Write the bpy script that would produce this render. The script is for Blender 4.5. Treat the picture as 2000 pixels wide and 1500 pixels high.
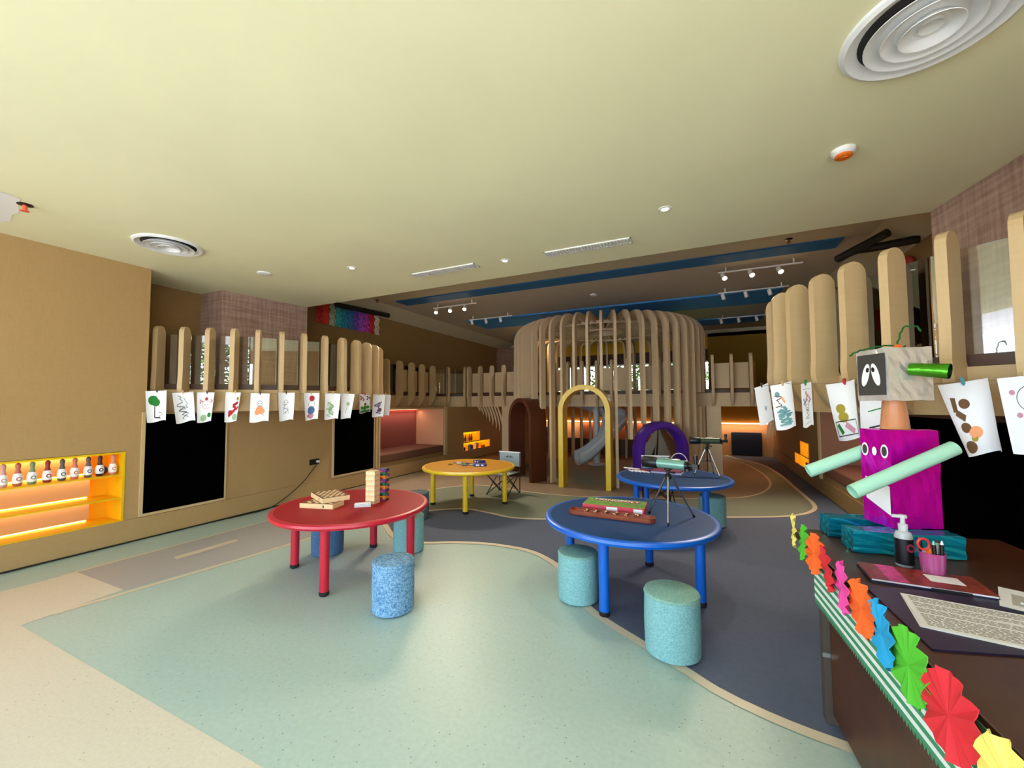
import bpy, math, random
from mathutils import Vector, Matrix
PI = math.pi
random.seed(7)
for o in list(bpy.data.objects): bpy.data.objects.remove(o)
S = bpy.context.scene
COL = S.collection
# ------------------------------------------------------------------ camera
FPX, YAW, PITCH, ROLL = 789.0, math.radians(25.11), math.radians(2.75), math.radians(-0.296)
_c, _s = math.cos(YAW), math.sin(YAW)
_f = Vector((-_s, _c, 0)); _r = Vector((_c, _s, 0)); _u = Vector((0, 0, 1))
f2 = _f*math.cos(PITCH)+_u*math.sin(PITCH); u2 = _u*math.cos(PITCH)-_f*math.sin(PITCH)
r3 = _r*math.cos(ROLL)+u2*math.sin(ROLL); u3 = u2*math.cos(ROLL)-_r*math.sin(ROLL)
cd = bpy.data.cameras.new('camera'); cam = bpy.data.objects.new('camera', cd); COL.objects.link(cam)
cd.sensor_width = 36; cd.lens = 36*FPX/2000; cd.clip_start = 0.05; cd.clip_end = 200
m = Matrix.Identity(4)
for i, v in enumerate((r3, u3, -f2)):
    for j in range(3): m[j][i] = v[j]
m[2][3] = 1.5
cam.matrix_world = m
S.camera = cam
# ------------------------------------------------------------------ world, sun, exposure
S.view_settings.view_transform = 'Standard'; S.view_settings.look = 'None'
S.view_settings.gamma = 1; S.view_settings.use_curve_mapping = False
S.view_settings.exposure = 0.46
try:
    S.cycles.max_bounces = 8; S.cycles.diffuse_bounces = 6; S.cycles.glossy_bounces = 4
    S.cycles.transmission_bounces = 8; S.cycles.transparent_max_bounces = 16
    S.cycles.sample_clamp_indirect = 6; S.cycles.caustics_reflective = False; S.cycles.caustics_refractive = False
    S.cycles.use_denoising = True
except Exception: pass
W = bpy.data.worlds.new('sky'); S.world = W; W.use_nodes = True
nt = W.node_tree; nt.nodes.clear()
wo = nt.nodes.new('ShaderNodeOutputWorld'); wb = nt.nodes.new('ShaderNodeBackground')
sk = nt.nodes.new('ShaderNodeTexSky'); sk.sky_type = 'NISHITA'; sk.sun_disc = False
sk.sun_elevation = math.radians(55); sk.sun_rotation = math.radians(30)
nt.links.new(sk.outputs[0], wb.inputs[0]); nt.links.new(wb.outputs[0], wo.inputs[0])
wb.inputs[1].default_value = 1.15
def light(name, kind, loc, energy, color=(1, 1, 1), size=None, size_y=None, direction=None, **kw):
    d = bpy.data.lights.new(name, kind); d.energy = energy; d.color = color
    if kind == 'AREA':
        d.shape = 'RECTANGLE'; d.size = size; d.size_y = size_y or size
    elif size is not None and kind != 'SUN': d.shadow_soft_size = size
    for k, v in kw.items(): setattr(d, k, v)
    o = bpy.data.objects.new(name, d); COL.objects.link(o); o.location = loc
    if direction is not None: o.rotation_euler = Vector(direction).to_track_quat('-Z', 'Y').to_euler()
    return o
sun = light('sun', 'SUN', (5, 8, 20), 26.0, (1, .97, .93), direction=(-.35, -.55, -1)); sun.data.angle = math.radians(1)
# daylight arriving through the open front of the room (sky portal, emits nothing itself)
po = light('daylight_portal', 'AREA', (-1.98, -1.45, 1.55), 1, size=7.4, size_y=3.0, direction=(0, 1, 0)); po.data.cycles.is_portal = True
# ------------------------------------------------------------------ materials
def lin(h):
    h = h.lstrip('#'); v = [int(h[i:i+2], 16)/255 for i in (0, 2, 4)]
    return tuple(((x/12.92) if x <= .04045 else ((x+.055)/1.055)**2.4) for x in v)+(1,)
MATS = {}
def mat(name, color, rough=.6, metal=0, emit=None, estr=0, noise=0, nscale=30, bump=0, bscale=200, stretch=None,
        alpha=1, trans=0, ior=1.45, coat=0, spec=None, speckle=None):
    if name in MATS: return MATS[name]
    M = bpy.data.materials.new(name); M.use_nodes = True; n = M.node_tree.nodes; L = M.node_tree.links
    b = n['Principled BSDF']; c = lin(color)
    b.inputs['Base Color'].default_value = c; b.inputs['Roughness'].default_value = rough; b.inputs['Metallic'].default_value = metal
    if emit: b.inputs['Emission Color'].default_value = lin(emit); b.inputs['Emission Strength'].default_value = estr
    if trans: b.inputs['Transmission Weight'].default_value = trans; b.inputs['IOR'].default_value = ior
    if coat: b.inputs['Coat Weight'].default_value = coat
    if spec is not None: b.inputs['Specular IOR Level'].default_value = spec
    if alpha < 1: b.inputs['Alpha'].default_value = alpha
    tc = n.new('ShaderNodeTexCoord'); mp = n.new('ShaderNodeMapping'); L.new(tc.outputs['Object'], mp.inputs[0])
    if stretch: mp.inputs['Scale'].default_value = stretch
    if noise:
        t = n.new('ShaderNodeTexNoise'); t.inputs['Scale'].default_value = nscale; t.inputs['Detail'].default_value = 4
        L.new(mp.outputs[0], t.inputs['Vector'])
        cr = n.new('ShaderNodeValToRGB'); L.new(t.outputs[0], cr.inputs[0])
        cr.color_ramp.elements[0].position = .3; cr.color_ramp.elements[1].position = .7
        cr.color_ramp.elements[0].color = tuple(max(0, x*(1-noise)) for x in c[:3])+(1,)
        cr.color_ramp.elements[1].color = tuple(min(1, x*(1+noise)) for x in c[:3])+(1,)
        out = cr.outputs[0]
        if speckle:
            v = n.new('ShaderNodeTexVoronoi'); v.inputs['Scale'].default_value = 26; L.new(tc.outputs['Object'], v.inputs['Vector'])
            r2 = n.new('ShaderNodeValToRGB'); r2.color_ramp.elements[0].position = .07; r2.color_ramp.elements[1].position = .1
            r2.color_ramp.elements[0].color = (1, 1, 1, 1); r2.color_ramp.elements[1].color = (0, 0, 0, 1)
            L.new(v.outputs['Distance'], r2.inputs[0])
            mx = n.new('ShaderNodeMixRGB'); L.new(r2.outputs[0], mx.inputs[0]); L.new(out, mx.inputs[1]); mx.inputs[2].default_value = lin(speckle)
            out = mx.outputs[0]
        L.new(out, b.inputs['Base Color'])
    if bump:
        t2 = n.new('ShaderNodeTexNoise'); t2.inputs['Scale'].default_value = bscale; L.new(mp.outputs[0], t2.inputs['Vector'])
        bp = n.new('ShaderNodeBump'); bp.inputs['Strength'].default_value = bump; bp.inputs['Distance'].default_value = .01
        L.new(t2.outputs[0], bp.inputs['Height']); L.new(bp.outputs[0], b.inputs['Normal'])
    MATS[name] = M
    return M
def woven(name, c1, c2, scale=60, rough=.9, contrast=.5, bump=.25, ar=.07):
    """cross-hatched cloth: two stretched noises mixed"""
    if name in MATS: return MATS[name]
    M = bpy.data.materials.new(name); M.use_nodes = True; n = M.node_tree.nodes; L = M.node_tree.links
    b = n['Principled BSDF']; b.inputs['Roughness'].default_value = rough
    tc = n.new('ShaderNodeTexCoord'); outs = []
    for sc in ((1, 1, ar), (ar, ar, 1)):
        mp = n.new('ShaderNodeMapping'); mp.inputs['Scale'].default_value = sc; L.new(tc.outputs['Object'], mp.inputs[0])
        t = n.new('ShaderNodeTexNoise'); t.inputs['Scale'].default_value = scale; t.inputs['Detail'].default_value = 3
        L.new(mp.outputs[0], t.inputs['Vector']); outs.append(t.outputs[0])
    a = n.new('ShaderNodeMath'); a.operation = 'ADD'; L.new(outs[0], a.inputs[0]); L.new(outs[1], a.inputs[1])
    a2 = n.new('ShaderNodeMath'); a2.operation = 'MULTIPLY'; L.new(a.outputs[0], a2.inputs[0]); a2.inputs[1].default_value = .5
    cr = n.new('ShaderNodeValToRGB'); L.new(a2.outputs[0], cr.inputs[0])
    cr.color_ramp.elements[0].position = .5-contrast*.25; cr.color_ramp.elements[1].position = .5+contrast*.25
    cr.color_ramp.elements[0].color = lin(c1); cr.color_ramp.elements[1].color = lin(c2)
    L.new(cr.outputs[0], b.inputs['Base Color'])
    bp = n.new('ShaderNodeBump'); bp.inputs['Strength'].default_value = bump; bp.inputs['Distance'].default_value = .005
    L.new(a2.outputs[0], bp.inputs['Height']); L.new(bp.outputs[0], b.inputs['Normal'])
    MATS[name] = M
    return M
def foil(name, c, rough=.35):
    if name in MATS: return MATS[name]
    M = mat(name, c, max(rough, .25), .68, bump=.6, bscale=18)
    return M
m_ceil = mat('cream_paint', '#eeeabf', .85, noise=.03, nscale=1.2)
m_ceil2 = mat('taupe_ceiling', '#c2b8a8', .8)  # greyer, slightly darker tone for the upper ceiling past the first blue strip
m_cove = mat('beige_paint', '#cdc6aa', .85)
m_wall = woven('tan_linen_wallcovering', '#a88656', '#b39264', 170, .85, .9, .15)
m_wallb = woven('shade_toned_wallcovering', '#86683e', '#937446', 90, .85, .9, .1)  # darker copy of the tan; shade on the upper walls is put into its colour
m_lin = woven('mauve_linen_wallcovering', '#86695a', '#a88c7c', 30, .9, .5, .2)
m_wood = woven('pale_oak_veneer', '#c4a678', '#cdb186', 40, .55, 1.0, .05)
m_woodc = woven('oak_slat_veneer', '#c8ae8c', '#d2ba98', 40, .55, 1.0, .05)
m_shoe = mat('brown_shoe', '#4a2c1a', .5)
m_black = mat('chalkboard_black', '#010101', 1, spec=.02)
m_blk = mat('black_plastic', '#0c0c0d', .4)
m_rub = mat('dark_rubber', '#1a1016', .6)
m_blue_c = mat('blue_ceiling_paint', '#3f8fd8', .7)
m_blue_d = mat('deep_blue_ceiling_paint', '#1f68a4', .7)
m_white = mat('white_metal', '#e8e8e6', .4)
m_glassw = mat('track_bulb', '#fff0d0', .3, emit='#ffd9a0', estr=40)
m_led = mat('warm_led', '#ffcf90', .4, emit='#ffb45a', estr=7)
m_ledp = mat('peach_led', '#ffcf90', .4, emit='#ffa888', estr=5)
m_yel = mat('yellow_laminate', '#e8bb08', .45)
m_yelp = mat('yellow_plastic', '#e9c022', .35)
m_mus = mat('mustard_paint', '#a8801c', .7)
m_org = mat('burnt_orange_panel', '#9a4a16', .7)
m_peach = mat('peach_panel', '#d8a06a', .8)
m_red = mat('red_plastic', '#a0101c', .55, spec=.2, bump=.05, bscale=150)
m_rede = mat('red_plastic_leg', '#bd1730', .35)
m_bluet = mat('blue_plastic_top', '#123f74', .55, spec=.25)
m_bluep = mat('blue_plastic', '#0660c8', .35)
m_sage = mat('sage_vinyl', '#b0c6bd', .42, noise=.05, nscale=40, speckle='#6f8478')
m_crm = mat('cream_vinyl', '#d8d0bd', .45, noise=.05, nscale=60, speckle='#a89c88')
m_line = mat('sand_vinyl_line', '#dccdb2', .45)
m_slate = mat('slate_vinyl', '#5f677c', .7, spec=.12, noise=.05, nscale=30)
m_lilac = mat('grey_lilac_vinyl', '#b0acaa', .5, noise=.07, nscale=80)
m_taupe = woven('taupe_plank_vinyl', '#8c7b68', '#9c8b77', 10, .5, 1.0, .0)
m_greend = mat('olive_vinyl', '#7f8878', .5, noise=.04, nscale=40)
m_st_b = woven('blue_marl_fabric', '#3f6f9c', '#8fb6d4', 150, .95, .45, .6, .3)
m_st_t = woven('teal_marl_fabric', '#5c9aa2', '#9ac4c4', 240, .95, .6, .6, .3)
m_st_tt = woven('teal_marl_fabric_top', '#6a9a92', '#8fb5a8', 240, .95, .6, .6, .3)
m_paper = mat('white_paper', '#eeeef4', .8)
m_foot = mat('boardgame_ivory', '#f0d9b4', .6)
m_gmet = mat('slide_plastic', '#c6ccd6', .4)
m_purp = mat('purple_plastic', '#4a1d94', .4)
m_brn = mat('brown_laminate', '#4c2210', .5)
m_desk = woven('dark_walnut', '#3a1c0e', '#54301b', 14, .38, .9, .02)
m_alu = mat('aluminium', '#c8c8c8', .3, 1)
m_glass = None
def glass_mat():
    M = bpy.data.materials.new('clear_glass'); M.use_nodes = True; n = M.node_tree.nodes; L = M.node_tree.links
    n.remove(n['Principled BSDF']); out = n['Material Output']
    g = n.new('ShaderNodeBsdfGlossy'); g.inputs['Roughness'].default_value = .01
    t = n.new('ShaderNodeBsdfTransparent'); t.inputs[0].default_value = (.93, .94, .93, 1)
    fr = n.new('ShaderNodeFresnel'); fr.inputs[0].default_value = 1.6
    mx = n.new('ShaderNodeMixShader'); ma = n.new('ShaderNodeMath'); ma.operation = 'MULTIPLY_ADD'
    ma.inputs[1].default_value = 1.5; ma.inputs[2].default_value = .12; ma.use_clamp = True
    L.new(fr.outputs[0], ma.inputs[0]); L.new(ma.outputs[0], mx.inputs[0])
    L.new(t.outputs[0], mx.inputs[1]); L.new(g.outputs[0], mx.inputs[2]); L.new(mx.outputs[0], out.inputs[0])
    return M
m_glass = glass_mat()
# ------------------------------------------------------------------ mesh builder
class MB:
    def __init__(self): self.v = []; self.f = []; self.mi = []; self.mats = []; self.sm = []
    def _m(self, m):
        if m is None: m = self.mats[0] if self.mats else m_white
        if m not in self.mats: self.mats.append(m)
        return self.mats.index(m)
    def add(self, vs, fs, m=None, smooth=False):
        b = len(self.v); k = self._m(m); self.v += [tuple(v) for v in vs]
        for f in fs: self.f.append([b+i for i in f]); self.mi.append(k); self.sm.append(smooth)
        return self
    def box(self, c, s, m=None, rz=0, M=None):
        vs = []
        for x in (-.5, .5):
            for y in (-.5, .5):
                for z in (-.5, .5):
                    p = Vector((x*s[0], y*s[1], z*s[2]))
                    p = (M @ p) if M is not None else Matrix.Rotation(rz, 3, 'Z') @ p
                    vs.append(p+Vector(c))
        return self.add(vs, [(0, 1, 3, 2), (4, 6, 7, 5), (0, 4, 5, 1), (2, 3, 7, 6), (0, 2, 6, 4), (1, 5, 7, 3)], m)
    def b2(self, lo, hi, m=None): return self.box([(a+b)/2 for a, b in zip(lo, hi)], [abs(b-a) for a, b in zip(lo, hi)], m)
    def prism(self, pts, z0, z1, m=None, smooth=False):
        n = len(pts); vs = [(p[0], p[1], z0) for p in pts]+[(p[0], p[1], z1) for p in pts]
        fs = [list(range(n))[::-1], list(range(n, 2*n))]
        self.add(vs, fs, m); 
        return self.add(vs, [(i, (i+1) % n, n+(i+1) % n, n+i) for i in range(n)], m, smooth)
    def ext(self, pts, fn, d0, d1, m=None, smooth=False):
        """outline pts (a,b) extruded: fn(a,b,d) gives the 3-D point"""
        n = len(pts); vs = [fn(a, b, d0) for a, b in pts]+[fn(a, b, d1) for a, b in pts]
        self.add(vs, [list(range(n)), list(range(n, 2*n))[::-1]], m)
        return self.add(vs, [(i, n+i, n+(i+1) % n, (i+1) % n) for i in range(n)], m, smooth)
    def lathe(self, prof, n=24, m=None, c=(0, 0, 0), ax=1.0, ay=1.0, M=None, cap=True):
        vs = []; k = len(prof)
        for i in range(n):
            a = 2*PI*i/n
            for r, z in prof:
                p = Vector((r*ax*math.cos(a), r*ay*math.sin(a), z))
                if M is not None: p = M @ p
                vs.append(p+Vector(c))
        fs = [(i*k+j, ((i+1) % n)*k+j, ((i+1) % n)*k+j+1, i*k+j+1) for i in range(n) for j in range(k-1)]
        self.add(vs, fs, m, True)
        if prof[0][0] > 1e-5: self.add([vs[i*k] for i in range(n)], [list(range(n))[::-1]], m)
        if cap and prof[-1][0] > 1e-5: self.add([vs[i*k+k-1] for i in range(n)], [list(range(n))], m)
        return self
    def tube(self, path, r, n=8, m=None, caps=True):
        path = [Vector(p) for p in path]; rs = r if isinstance(r, (list, tuple)) else [r]*len(path)
        vs = []; up = Vector((0, 0, 1)); prev = None
        for i, p in enumerate(path):
            t = (path[min(i+1, len(path)-1)]-path[max(i-1, 0)]).normalized()
            if prev is None:
                a = t.cross(up if abs(t.z) < .95 else Vector((1, 0, 0))).normalized()
            else: a = (prev-t*prev.dot(t)).normalized()
            prev = a; b = t.cross(a)
            for k in range(n):
                q = 2*PI*k/n; vs.append(p+(a*math.cos(q)+b*math.sin(q))*rs[i])
        fs = [(i*n+k, i*n+(k+1) % n, (i+1)*n+(k+1) % n, (i+1)*n+k) for i in range(len(path)-1) for k in range(n)]
        self.add(vs, fs, m, True)
        if caps: self.add(vs, [list(range(n))[::-1], list(range(len(vs)-n, len(vs)))], m)
        return self
    def cyl(self, a, b, r, n=16, m=None): return self.tube([a, b], r, n, m)
    def ball(self, c, r, m=None, n=12, sc=(1, 1, 1)):
        prof = [(max(1e-6, math.sin(PI*i/8))*r, -math.cos(PI*i/8)*r*sc[2]) for i in range(9)]
        return self.lathe(prof, n, m, c, sc[0], sc[1])
    def ribbon(self, pts, w, z, m=None):
        n = len(pts); vs = []
        for i, p in enumerate(pts):
            a = Vector(pts[max(i-1, 0)]); b = Vector(pts[min(i+1, n-1)]); t = (b-a).normalized(); q = Vector((-t.y, t.x))*w/2
            vs += [(p[0]+q.x, p[1]+q.y, z), (p[0]-q.x, p[1]-q.y, z)]
        return self.add(vs, [(2*i, 2*i+1, 2*i+3, 2*i+2) for i in range(n-1)], m)
    def build(self, name, parent=None, loc=None, rz=0, bevel=0, label=None, kind=None):
        me = bpy.data.meshes.new(name); me.from_pydata(self.v, [], self.f)
        for m_ in self.mats: me.materials.append(m_)
        me.polygons.foreach_set('material_index', self.mi); me.polygons.foreach_set('use_smooth', self.sm)
        me.validate(); me.update()
        import bmesh
        bm = bmesh.new(); bm.from_mesh(me); bmesh.ops.remove_doubles(bm, verts=bm.verts, dist=1e-5)
        bmesh.ops.recalc_face_normals(bm, faces=bm.faces)
        for e in bm.edges:
            if len(e.link_faces) == 2 and e.calc_face_angle(0) > .7: e.smooth = False
        bm.to_mesh(me); bm.free()
        o = bpy.data.objects.new(name, me); COL.objects.link(o)
        if parent is not None: o.parent = parent
        if loc is not None: o.location = loc
        o.rotation_euler.z = rz
        if bevel:
            mo = o.modifiers.new('b', 'BEVEL'); mo.width = bevel; mo.segments = 2; mo.limit_method = 'ANGLE'
        if label: o['label'] = label
        if kind: o['kind'] = kind
        return o
def tag(o, label, cat, group=None, kind=None):
    o['label'] = label; o['category'] = cat
    if group: o['group'] = group
    if kind: o['kind'] = kind
    return o
def thing(name, loc, rz, label, cat, group=None):
    o = bpy.data.objects.new(name, None); COL.objects.link(o); o.location = loc; o.rotation_euler.z = rz
    o.empty_display_size = .1
    return tag(o, label, cat, group)
def copy_tree(o, parent=None):
    c = o.copy(); COL.objects.link(c); c.parent = parent
    for ch in list(o.children): copy_tree(ch, c)
    return c
def struct(name, mb): return mb.build(name, kind='structure')
def catmull(P, step=.05):
    P = [Vector(p) for p in P]; out = []
    Q = [P[0]*2-P[1]]+P+[P[-1]*2-P[-2]]
    for i in range(1, len(Q)-2):
        a, b, c, d = Q[i-1:i+3]; n = max(2, int((c-b).length/step))
        for k in range(n):
            t = k/n; out.append(.5*((2*b)+(c-a)*t+(2*a-5*b+4*c-d)*t*t+(3*b-a-3*c+d)*t**3))
    out.append(P[-1]); return out
class Curve2:
    def __init__(self, pts):
        self.p = catmull([Vector((x, y, 0)) for x, y in pts]); self.s = [0]
        for a, b in zip(self.p, self.p[1:]): self.s.append(self.s[-1]+(b-a).length)
        self.L = self.s[-1]
    def at(self, s, off=0, side=1):
        s = min(max(s, 0), self.L-1e-6); i = 0
        while self.s[i+1] < s: i += 1
        t = (s-self.s[i])/(self.s[i+1]-self.s[i]); p = self.p[i].lerp(self.p[i+1], t)
        a = self.p[max(i-2, 0)]; b = self.p[min(i+3, len(self.p)-1)]; T = (b-a).normalized()
        N = Vector((-T.y, T.x, 0))*side
        return p+N*off, T, N
CX = -1.985                      # the room is symmetrical about this line
XL, XR, HC, HU = -5.72, 1.75, 3.07, 3.6
mirx = lambda x: 2*CX-x
# ------------------------------------------------------------------ floor
fl = MB(); fl.b2((-6.7, -1.5, -.2), (2.7, 13.2, 0), m_sage)
def layer(pts, z, m): fl.add([(x, y, z) for x, y in pts], [list(range(len(pts)))], m)
def sm(pts): return [(p.x, p.y) for p in catmull([Vector((x, y, 0)) for x, y in pts], .08)]
cA = sm([(1.75, 2.16), (1.2, 2.2), (.54, 2.27), (.25, 2.33), (.03, 2.42), (-.1, 2.51), (-.35, 2.67), (-.78, 2.97), (-1.05, 3.36), (-1.27, 3.64), (-1.58, 3.84), (-1.88, 3.88), (-2.18, 3.85), (-2.49, 3.74), (-2.72, 3.62), (-2.95, 3.57), (-3.2, 3.64), (-3.41, 3.79), (-3.63, 3.96), (-3.85, 4.04), (-4.1, 4.06)])
cB = sm([(-4.1, 4.36), (-3.81, 4.45), (-3.56, 4.64), (-3.33, 4.86), (-3.05, 5.0), (-2.63, 4.94), (-2.29, 4.87), (-1.9, 4.97), (-1.36, 5.24), (-.76, 5.55), (-.2, 5.8), (.2, 6.0), (.63, 6.2), (.93, 6.37), (1.2, 6.62), (1.38, 6.94), (1.45, 7.32), (1.45, 7.78), (1.44, 8.72), (1.43, 9.81), (1.33, 11.06), (1.12, 11.85), (.81, 12.4), (.6, 13)])
iL = sm([(-4.7, 4.9), (-4.45, 5.3), (-4.29, 5.94), (-3.9, 6.45), (-3.48, 6.54), (-2.92, 6.41), (-2.33, 6.36), (-1.75, 6.42), (-1.32, 6.6), (-.6, 6.8), (.3, 7.2), (.72, 7.6), (1.0, 8.27), (1.13, 9.08), (1.1, 10.2), (.87, 11.46), (.49, 12.0), (.2, 13)])
layer([(-6.6, -1.5), (2.6, -1.5), (2.6, 1.14), (-6.6, 1.14)], .0008, m_crm)
layer([(-5.18, 1.14), (-4.25, 1.14), (-4.3, 1.7), (-5.13, 1.7)], .0015, m_crm)
layer([(-5.15, 1.70), (-4.28, 1.70), (-4.02, 3.18), (-4.08, 4.2), (-4.7, 4.8), (-5.12, 5.2)], .0012, m_lilac)
layer([(-4.76, 2.26), (-4.66, 2.24), (-4.66, 2.82), (-4.75, 2.84)], .0018, m_line)
fl.ribbon([(-4.27, 1.3), (-4.1, 2.5), (-4.02, 3.18), (-4.06, 4.1)], .05, .002, m_line)
fl.ribbon([(-5.15, 1.6), (-5.12, 3.5), (-5.12, 5.2)], .04, .002, m_line)
layer(cA+cB+[(1.75, 13)], .0025, m_slate)
layer(cB+[(-5.72, 13), (-5.72, 5.1), (-4.4, 4.6)], .0028, m_greend)
layer(iL+[(-5.72, 13), (-5.72, 5.1)], .003, m_taupe)
layer([(-1.985+1.93*math.cos(a*PI/24), 9.25+1.93*math.sin(a*PI/24)) for a in range(48)], .0036, m_greend)
fl.ribbon(cA, .065, .0042, m_line); fl.ribbon(cB, .055, .0042, m_line); fl.ribbon(iL, .04, .0042, m_line)
layer([(a, b) for a, b in cB if b < 5.9] + [(-.2, 6.9), (-1.32, 6.55), (-2.33, 6.3), (-3.48, 6.48), (-4.2, 5.9), (-4.4, 5.2)], .0032, m_greend)
struct('floor', fl)
# ------------------------------------------------------------------ walls
def holed(mb, x0, x1, y0, y1, z0, z1, holes, m):
    """a thick wall along Y with rectangular openings (y0,y1,z0,z1)"""
    ys = sorted({y0, y1}|{h[i] for h in holes for i in (0, 1)}); zs = sorted({z0, z1}|{h[i] for h in holes for i in (2, 3)})
    for a, b in zip(ys, ys[1:]):
        for c, d in zip(zs, zs[1:]):
            if any(h[0]-1e-4 <= a and b <= h[1]+1e-4 and h[2]-1e-4 <= c and d <= h[3]+1e-4 for h in holes): continue
            mb.b2((x0, a, c), (x1, b, d), m)
NL = (.2, 2.235, .24, 1.0)              # lit shelf niche
NK = (6.09, 8.27, .20, 1.40)            # reading nook
D1 = (9.14, 10.05, .46, .74); D2 = (9.14, 10.64, .2, .46)   # little lit display
w = MB(); holed(w, -6.6, XL, -1.5, 2.4, 0, HC, [NL], m_wall); struct('wall_left', w)
w = MB(); holed(w, -6.6, XL, 2.4, 13, 0, 1.42, [NK, D1, D2], m_wall); struct('wall_left', w)
NKR = (6.05, 8.12, .20, 1.40); D1R = (9.0, 9.75, .46, .74); D2R = (9.0, 10.3, .2, .46)
w = MB(); w.b2((XR, -.1, 0), (2.6, 2.4, HC), m_wall); w.b2((XR, -1.5, 0), (XR+.15, -1.3, HC), m_wall); w.b2((XR, -1.3, 2.7), (XR+.15, -.1, HC), m_wall); struct('wall_right', w)  # gap in the unseen near end is added for extra daylight and foil reflections
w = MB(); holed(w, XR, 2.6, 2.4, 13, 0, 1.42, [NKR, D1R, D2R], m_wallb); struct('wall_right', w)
for sx, nm in ((1, 'wall_left'), (-1, 'wall_right')):
    X = (lambda x: x) if sx == 1 else mirx
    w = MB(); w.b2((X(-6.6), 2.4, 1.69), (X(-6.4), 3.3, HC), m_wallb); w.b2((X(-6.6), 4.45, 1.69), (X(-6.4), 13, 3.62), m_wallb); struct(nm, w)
    w = MB(); w.prism([(X(-6.45), 3.26), (X(-5.92), 3.28), (X(-5.73), 4.45), (X(-6.45), 4.45)], 1.69, HC, m_lin); w.b2((X(-6.45), 4.4, HC), (X(-5.75), 4.45, HU), m_lin); struct(nm, w)
w = MB(); w.b2((-6.6, 13, 0), (mirx(-6.6), 13.15, .93), m_peach)
w.b2((-6.6, 12.9, .93), (mirx(-6.6), 13.15, 1.42), m_mus)
w.b2((-6.6, 13, 1.69), (mirx(-6.6), 13.15, 1.85), m_shoe)
w.b2((-6.6, 13, 1.85), (-4.6, 13.15, 3.05), m_mus); w.b2((.2, 13, 1.85), (2.63, 13.15, 3.5), m_mus)
w.b2((-4.6, 13, 2.72), (.2, 13.15, 3.05), m_shoe); w.b2((-6.6, 12.98, 3.05), (.2, 13.15, 3.4), m_yel)
w.b2((-6.6, 13, 3.4), (2.63, 13.15, 3.62), m_cove)
struct('wall_back', w)
w = MB(); w.b2((-6.4, 12.4, 1.69), (-5.2, 13.0, 3.4), m_lin); struct('wall_back', w)
w = MB(); w.b2((-3.6, 12.88, .0), (-.5, 12.99, .93), m_org); w.b2((-4.6, 11.9, 0), (.0, 11.96, .45), m_shoe); struct('trim_1', w)
# baseboards
b = MB(); b.b2((XL, -1.5, .018), (XL+.02, 13, .25), m_wall); b.b2((XL-.01, -1.5, 0), (XL+.012, 13, .018), m_blk); struct('baseboard_left', b)
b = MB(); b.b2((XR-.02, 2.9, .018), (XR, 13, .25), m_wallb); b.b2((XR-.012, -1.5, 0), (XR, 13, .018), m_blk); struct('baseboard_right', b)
# ceilings
c = MB(); c.b2((-6.6, -1.5, HC), (2.63, 4.45, HC+.12), m_ceil)
struct('ceiling', c)
c = MB(); c.b2((-6.6, 4.3, HU), (2.63, 6.35, HU+.1), m_cove); c.b2((-6.6, 6.35, HU), (2.63, 13.15, HU+.1), m_ceil2)
c.b2((-6.4, 4.33, HC+.12), (2.43, 4.45, HU), m_ceil2)
struct('ceiling', c)
t = MB(); t.b2((-5.6, 6.38, HU-.02), (1.7, 6.74, HU), m_blue_d); struct('trim_2', t)
t = MB(); t.b2((-5.35, 8.7, HU-.03), (1.4, 9.8, HU), m_blue_c); t.b2((-5.2, 11.2, HU-.03), (1.4, 12.0, HU), m_blue_c); struct('trim_3', t)
for sx in (1, -1):
    X = (lambda x: x) if sx == 1 else mirx
    t = MB(); t.ext([(X(-6.4), 3.42), (X(-5.95), HU), (X(-6.4), HU)], lambda a, b_, d: (a, d, b_), 4.46, 13, m_cove); struct('trim_4', t)
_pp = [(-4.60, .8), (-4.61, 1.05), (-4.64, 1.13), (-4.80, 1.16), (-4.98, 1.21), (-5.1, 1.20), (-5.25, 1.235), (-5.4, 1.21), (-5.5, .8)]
t = MB(); t.add([(x, y, HC-.002) for x, y in _pp], [list(range(9))], mat('white_ceiling_patch', '#f0eee8', .8)); struct('trim_5', t)  # flat irregular white shape set just below the ceiling
# ------------------------------------------------------------------ balcony: slab, railings
LP = [(-5.84, 2.48), (-5.46, 2.78), (-5.1, 3.08), (-4.88, 3.36), (-4.7, 3.72), (-4.56, 4.08), (-4.54, 4.45), (-4.62, 4.8), (-4.80, 5.17), (-5.15, 5.48), (-5.55, 5.8), (-5.82, 6.25), (-5.88, 6.77), (-5.9, 7.25), (-5.95, 7.75), (-5.98, 8.2), (-5.94, 8.5), (-5.78, 8.75), (-5.5, 8.85)]
CL = Curve2(LP); CR = Curve2([(mirx(x), y) for x, y in LP]); CB = Curve2([(-5.5, 8.85), (-3.5, 8.85), (-1, 8.85), (mirx(-5.5), 8.85)])
ZB, ZT = 1.42, 1.69
def offs(C, off, side, n=60): return [C.at(C.L*i/n, off, side)[0] for i in range(n+1)]
pl = [(p.x, p.y) for p in offs(CL, .19, 1)]
pr = [(p.x, p.y) for p in offs(CR, .19, -1)]
slab = MB(); slab.prism([(-6.5, 2.42)]+pl+pr[::-1]+[(mirx(-6.5), 2.42), (mirx(-6.5), 13), (-6.5, 13)], ZB+.01, ZT, m_wood)
struct('floor', slab)
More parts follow.
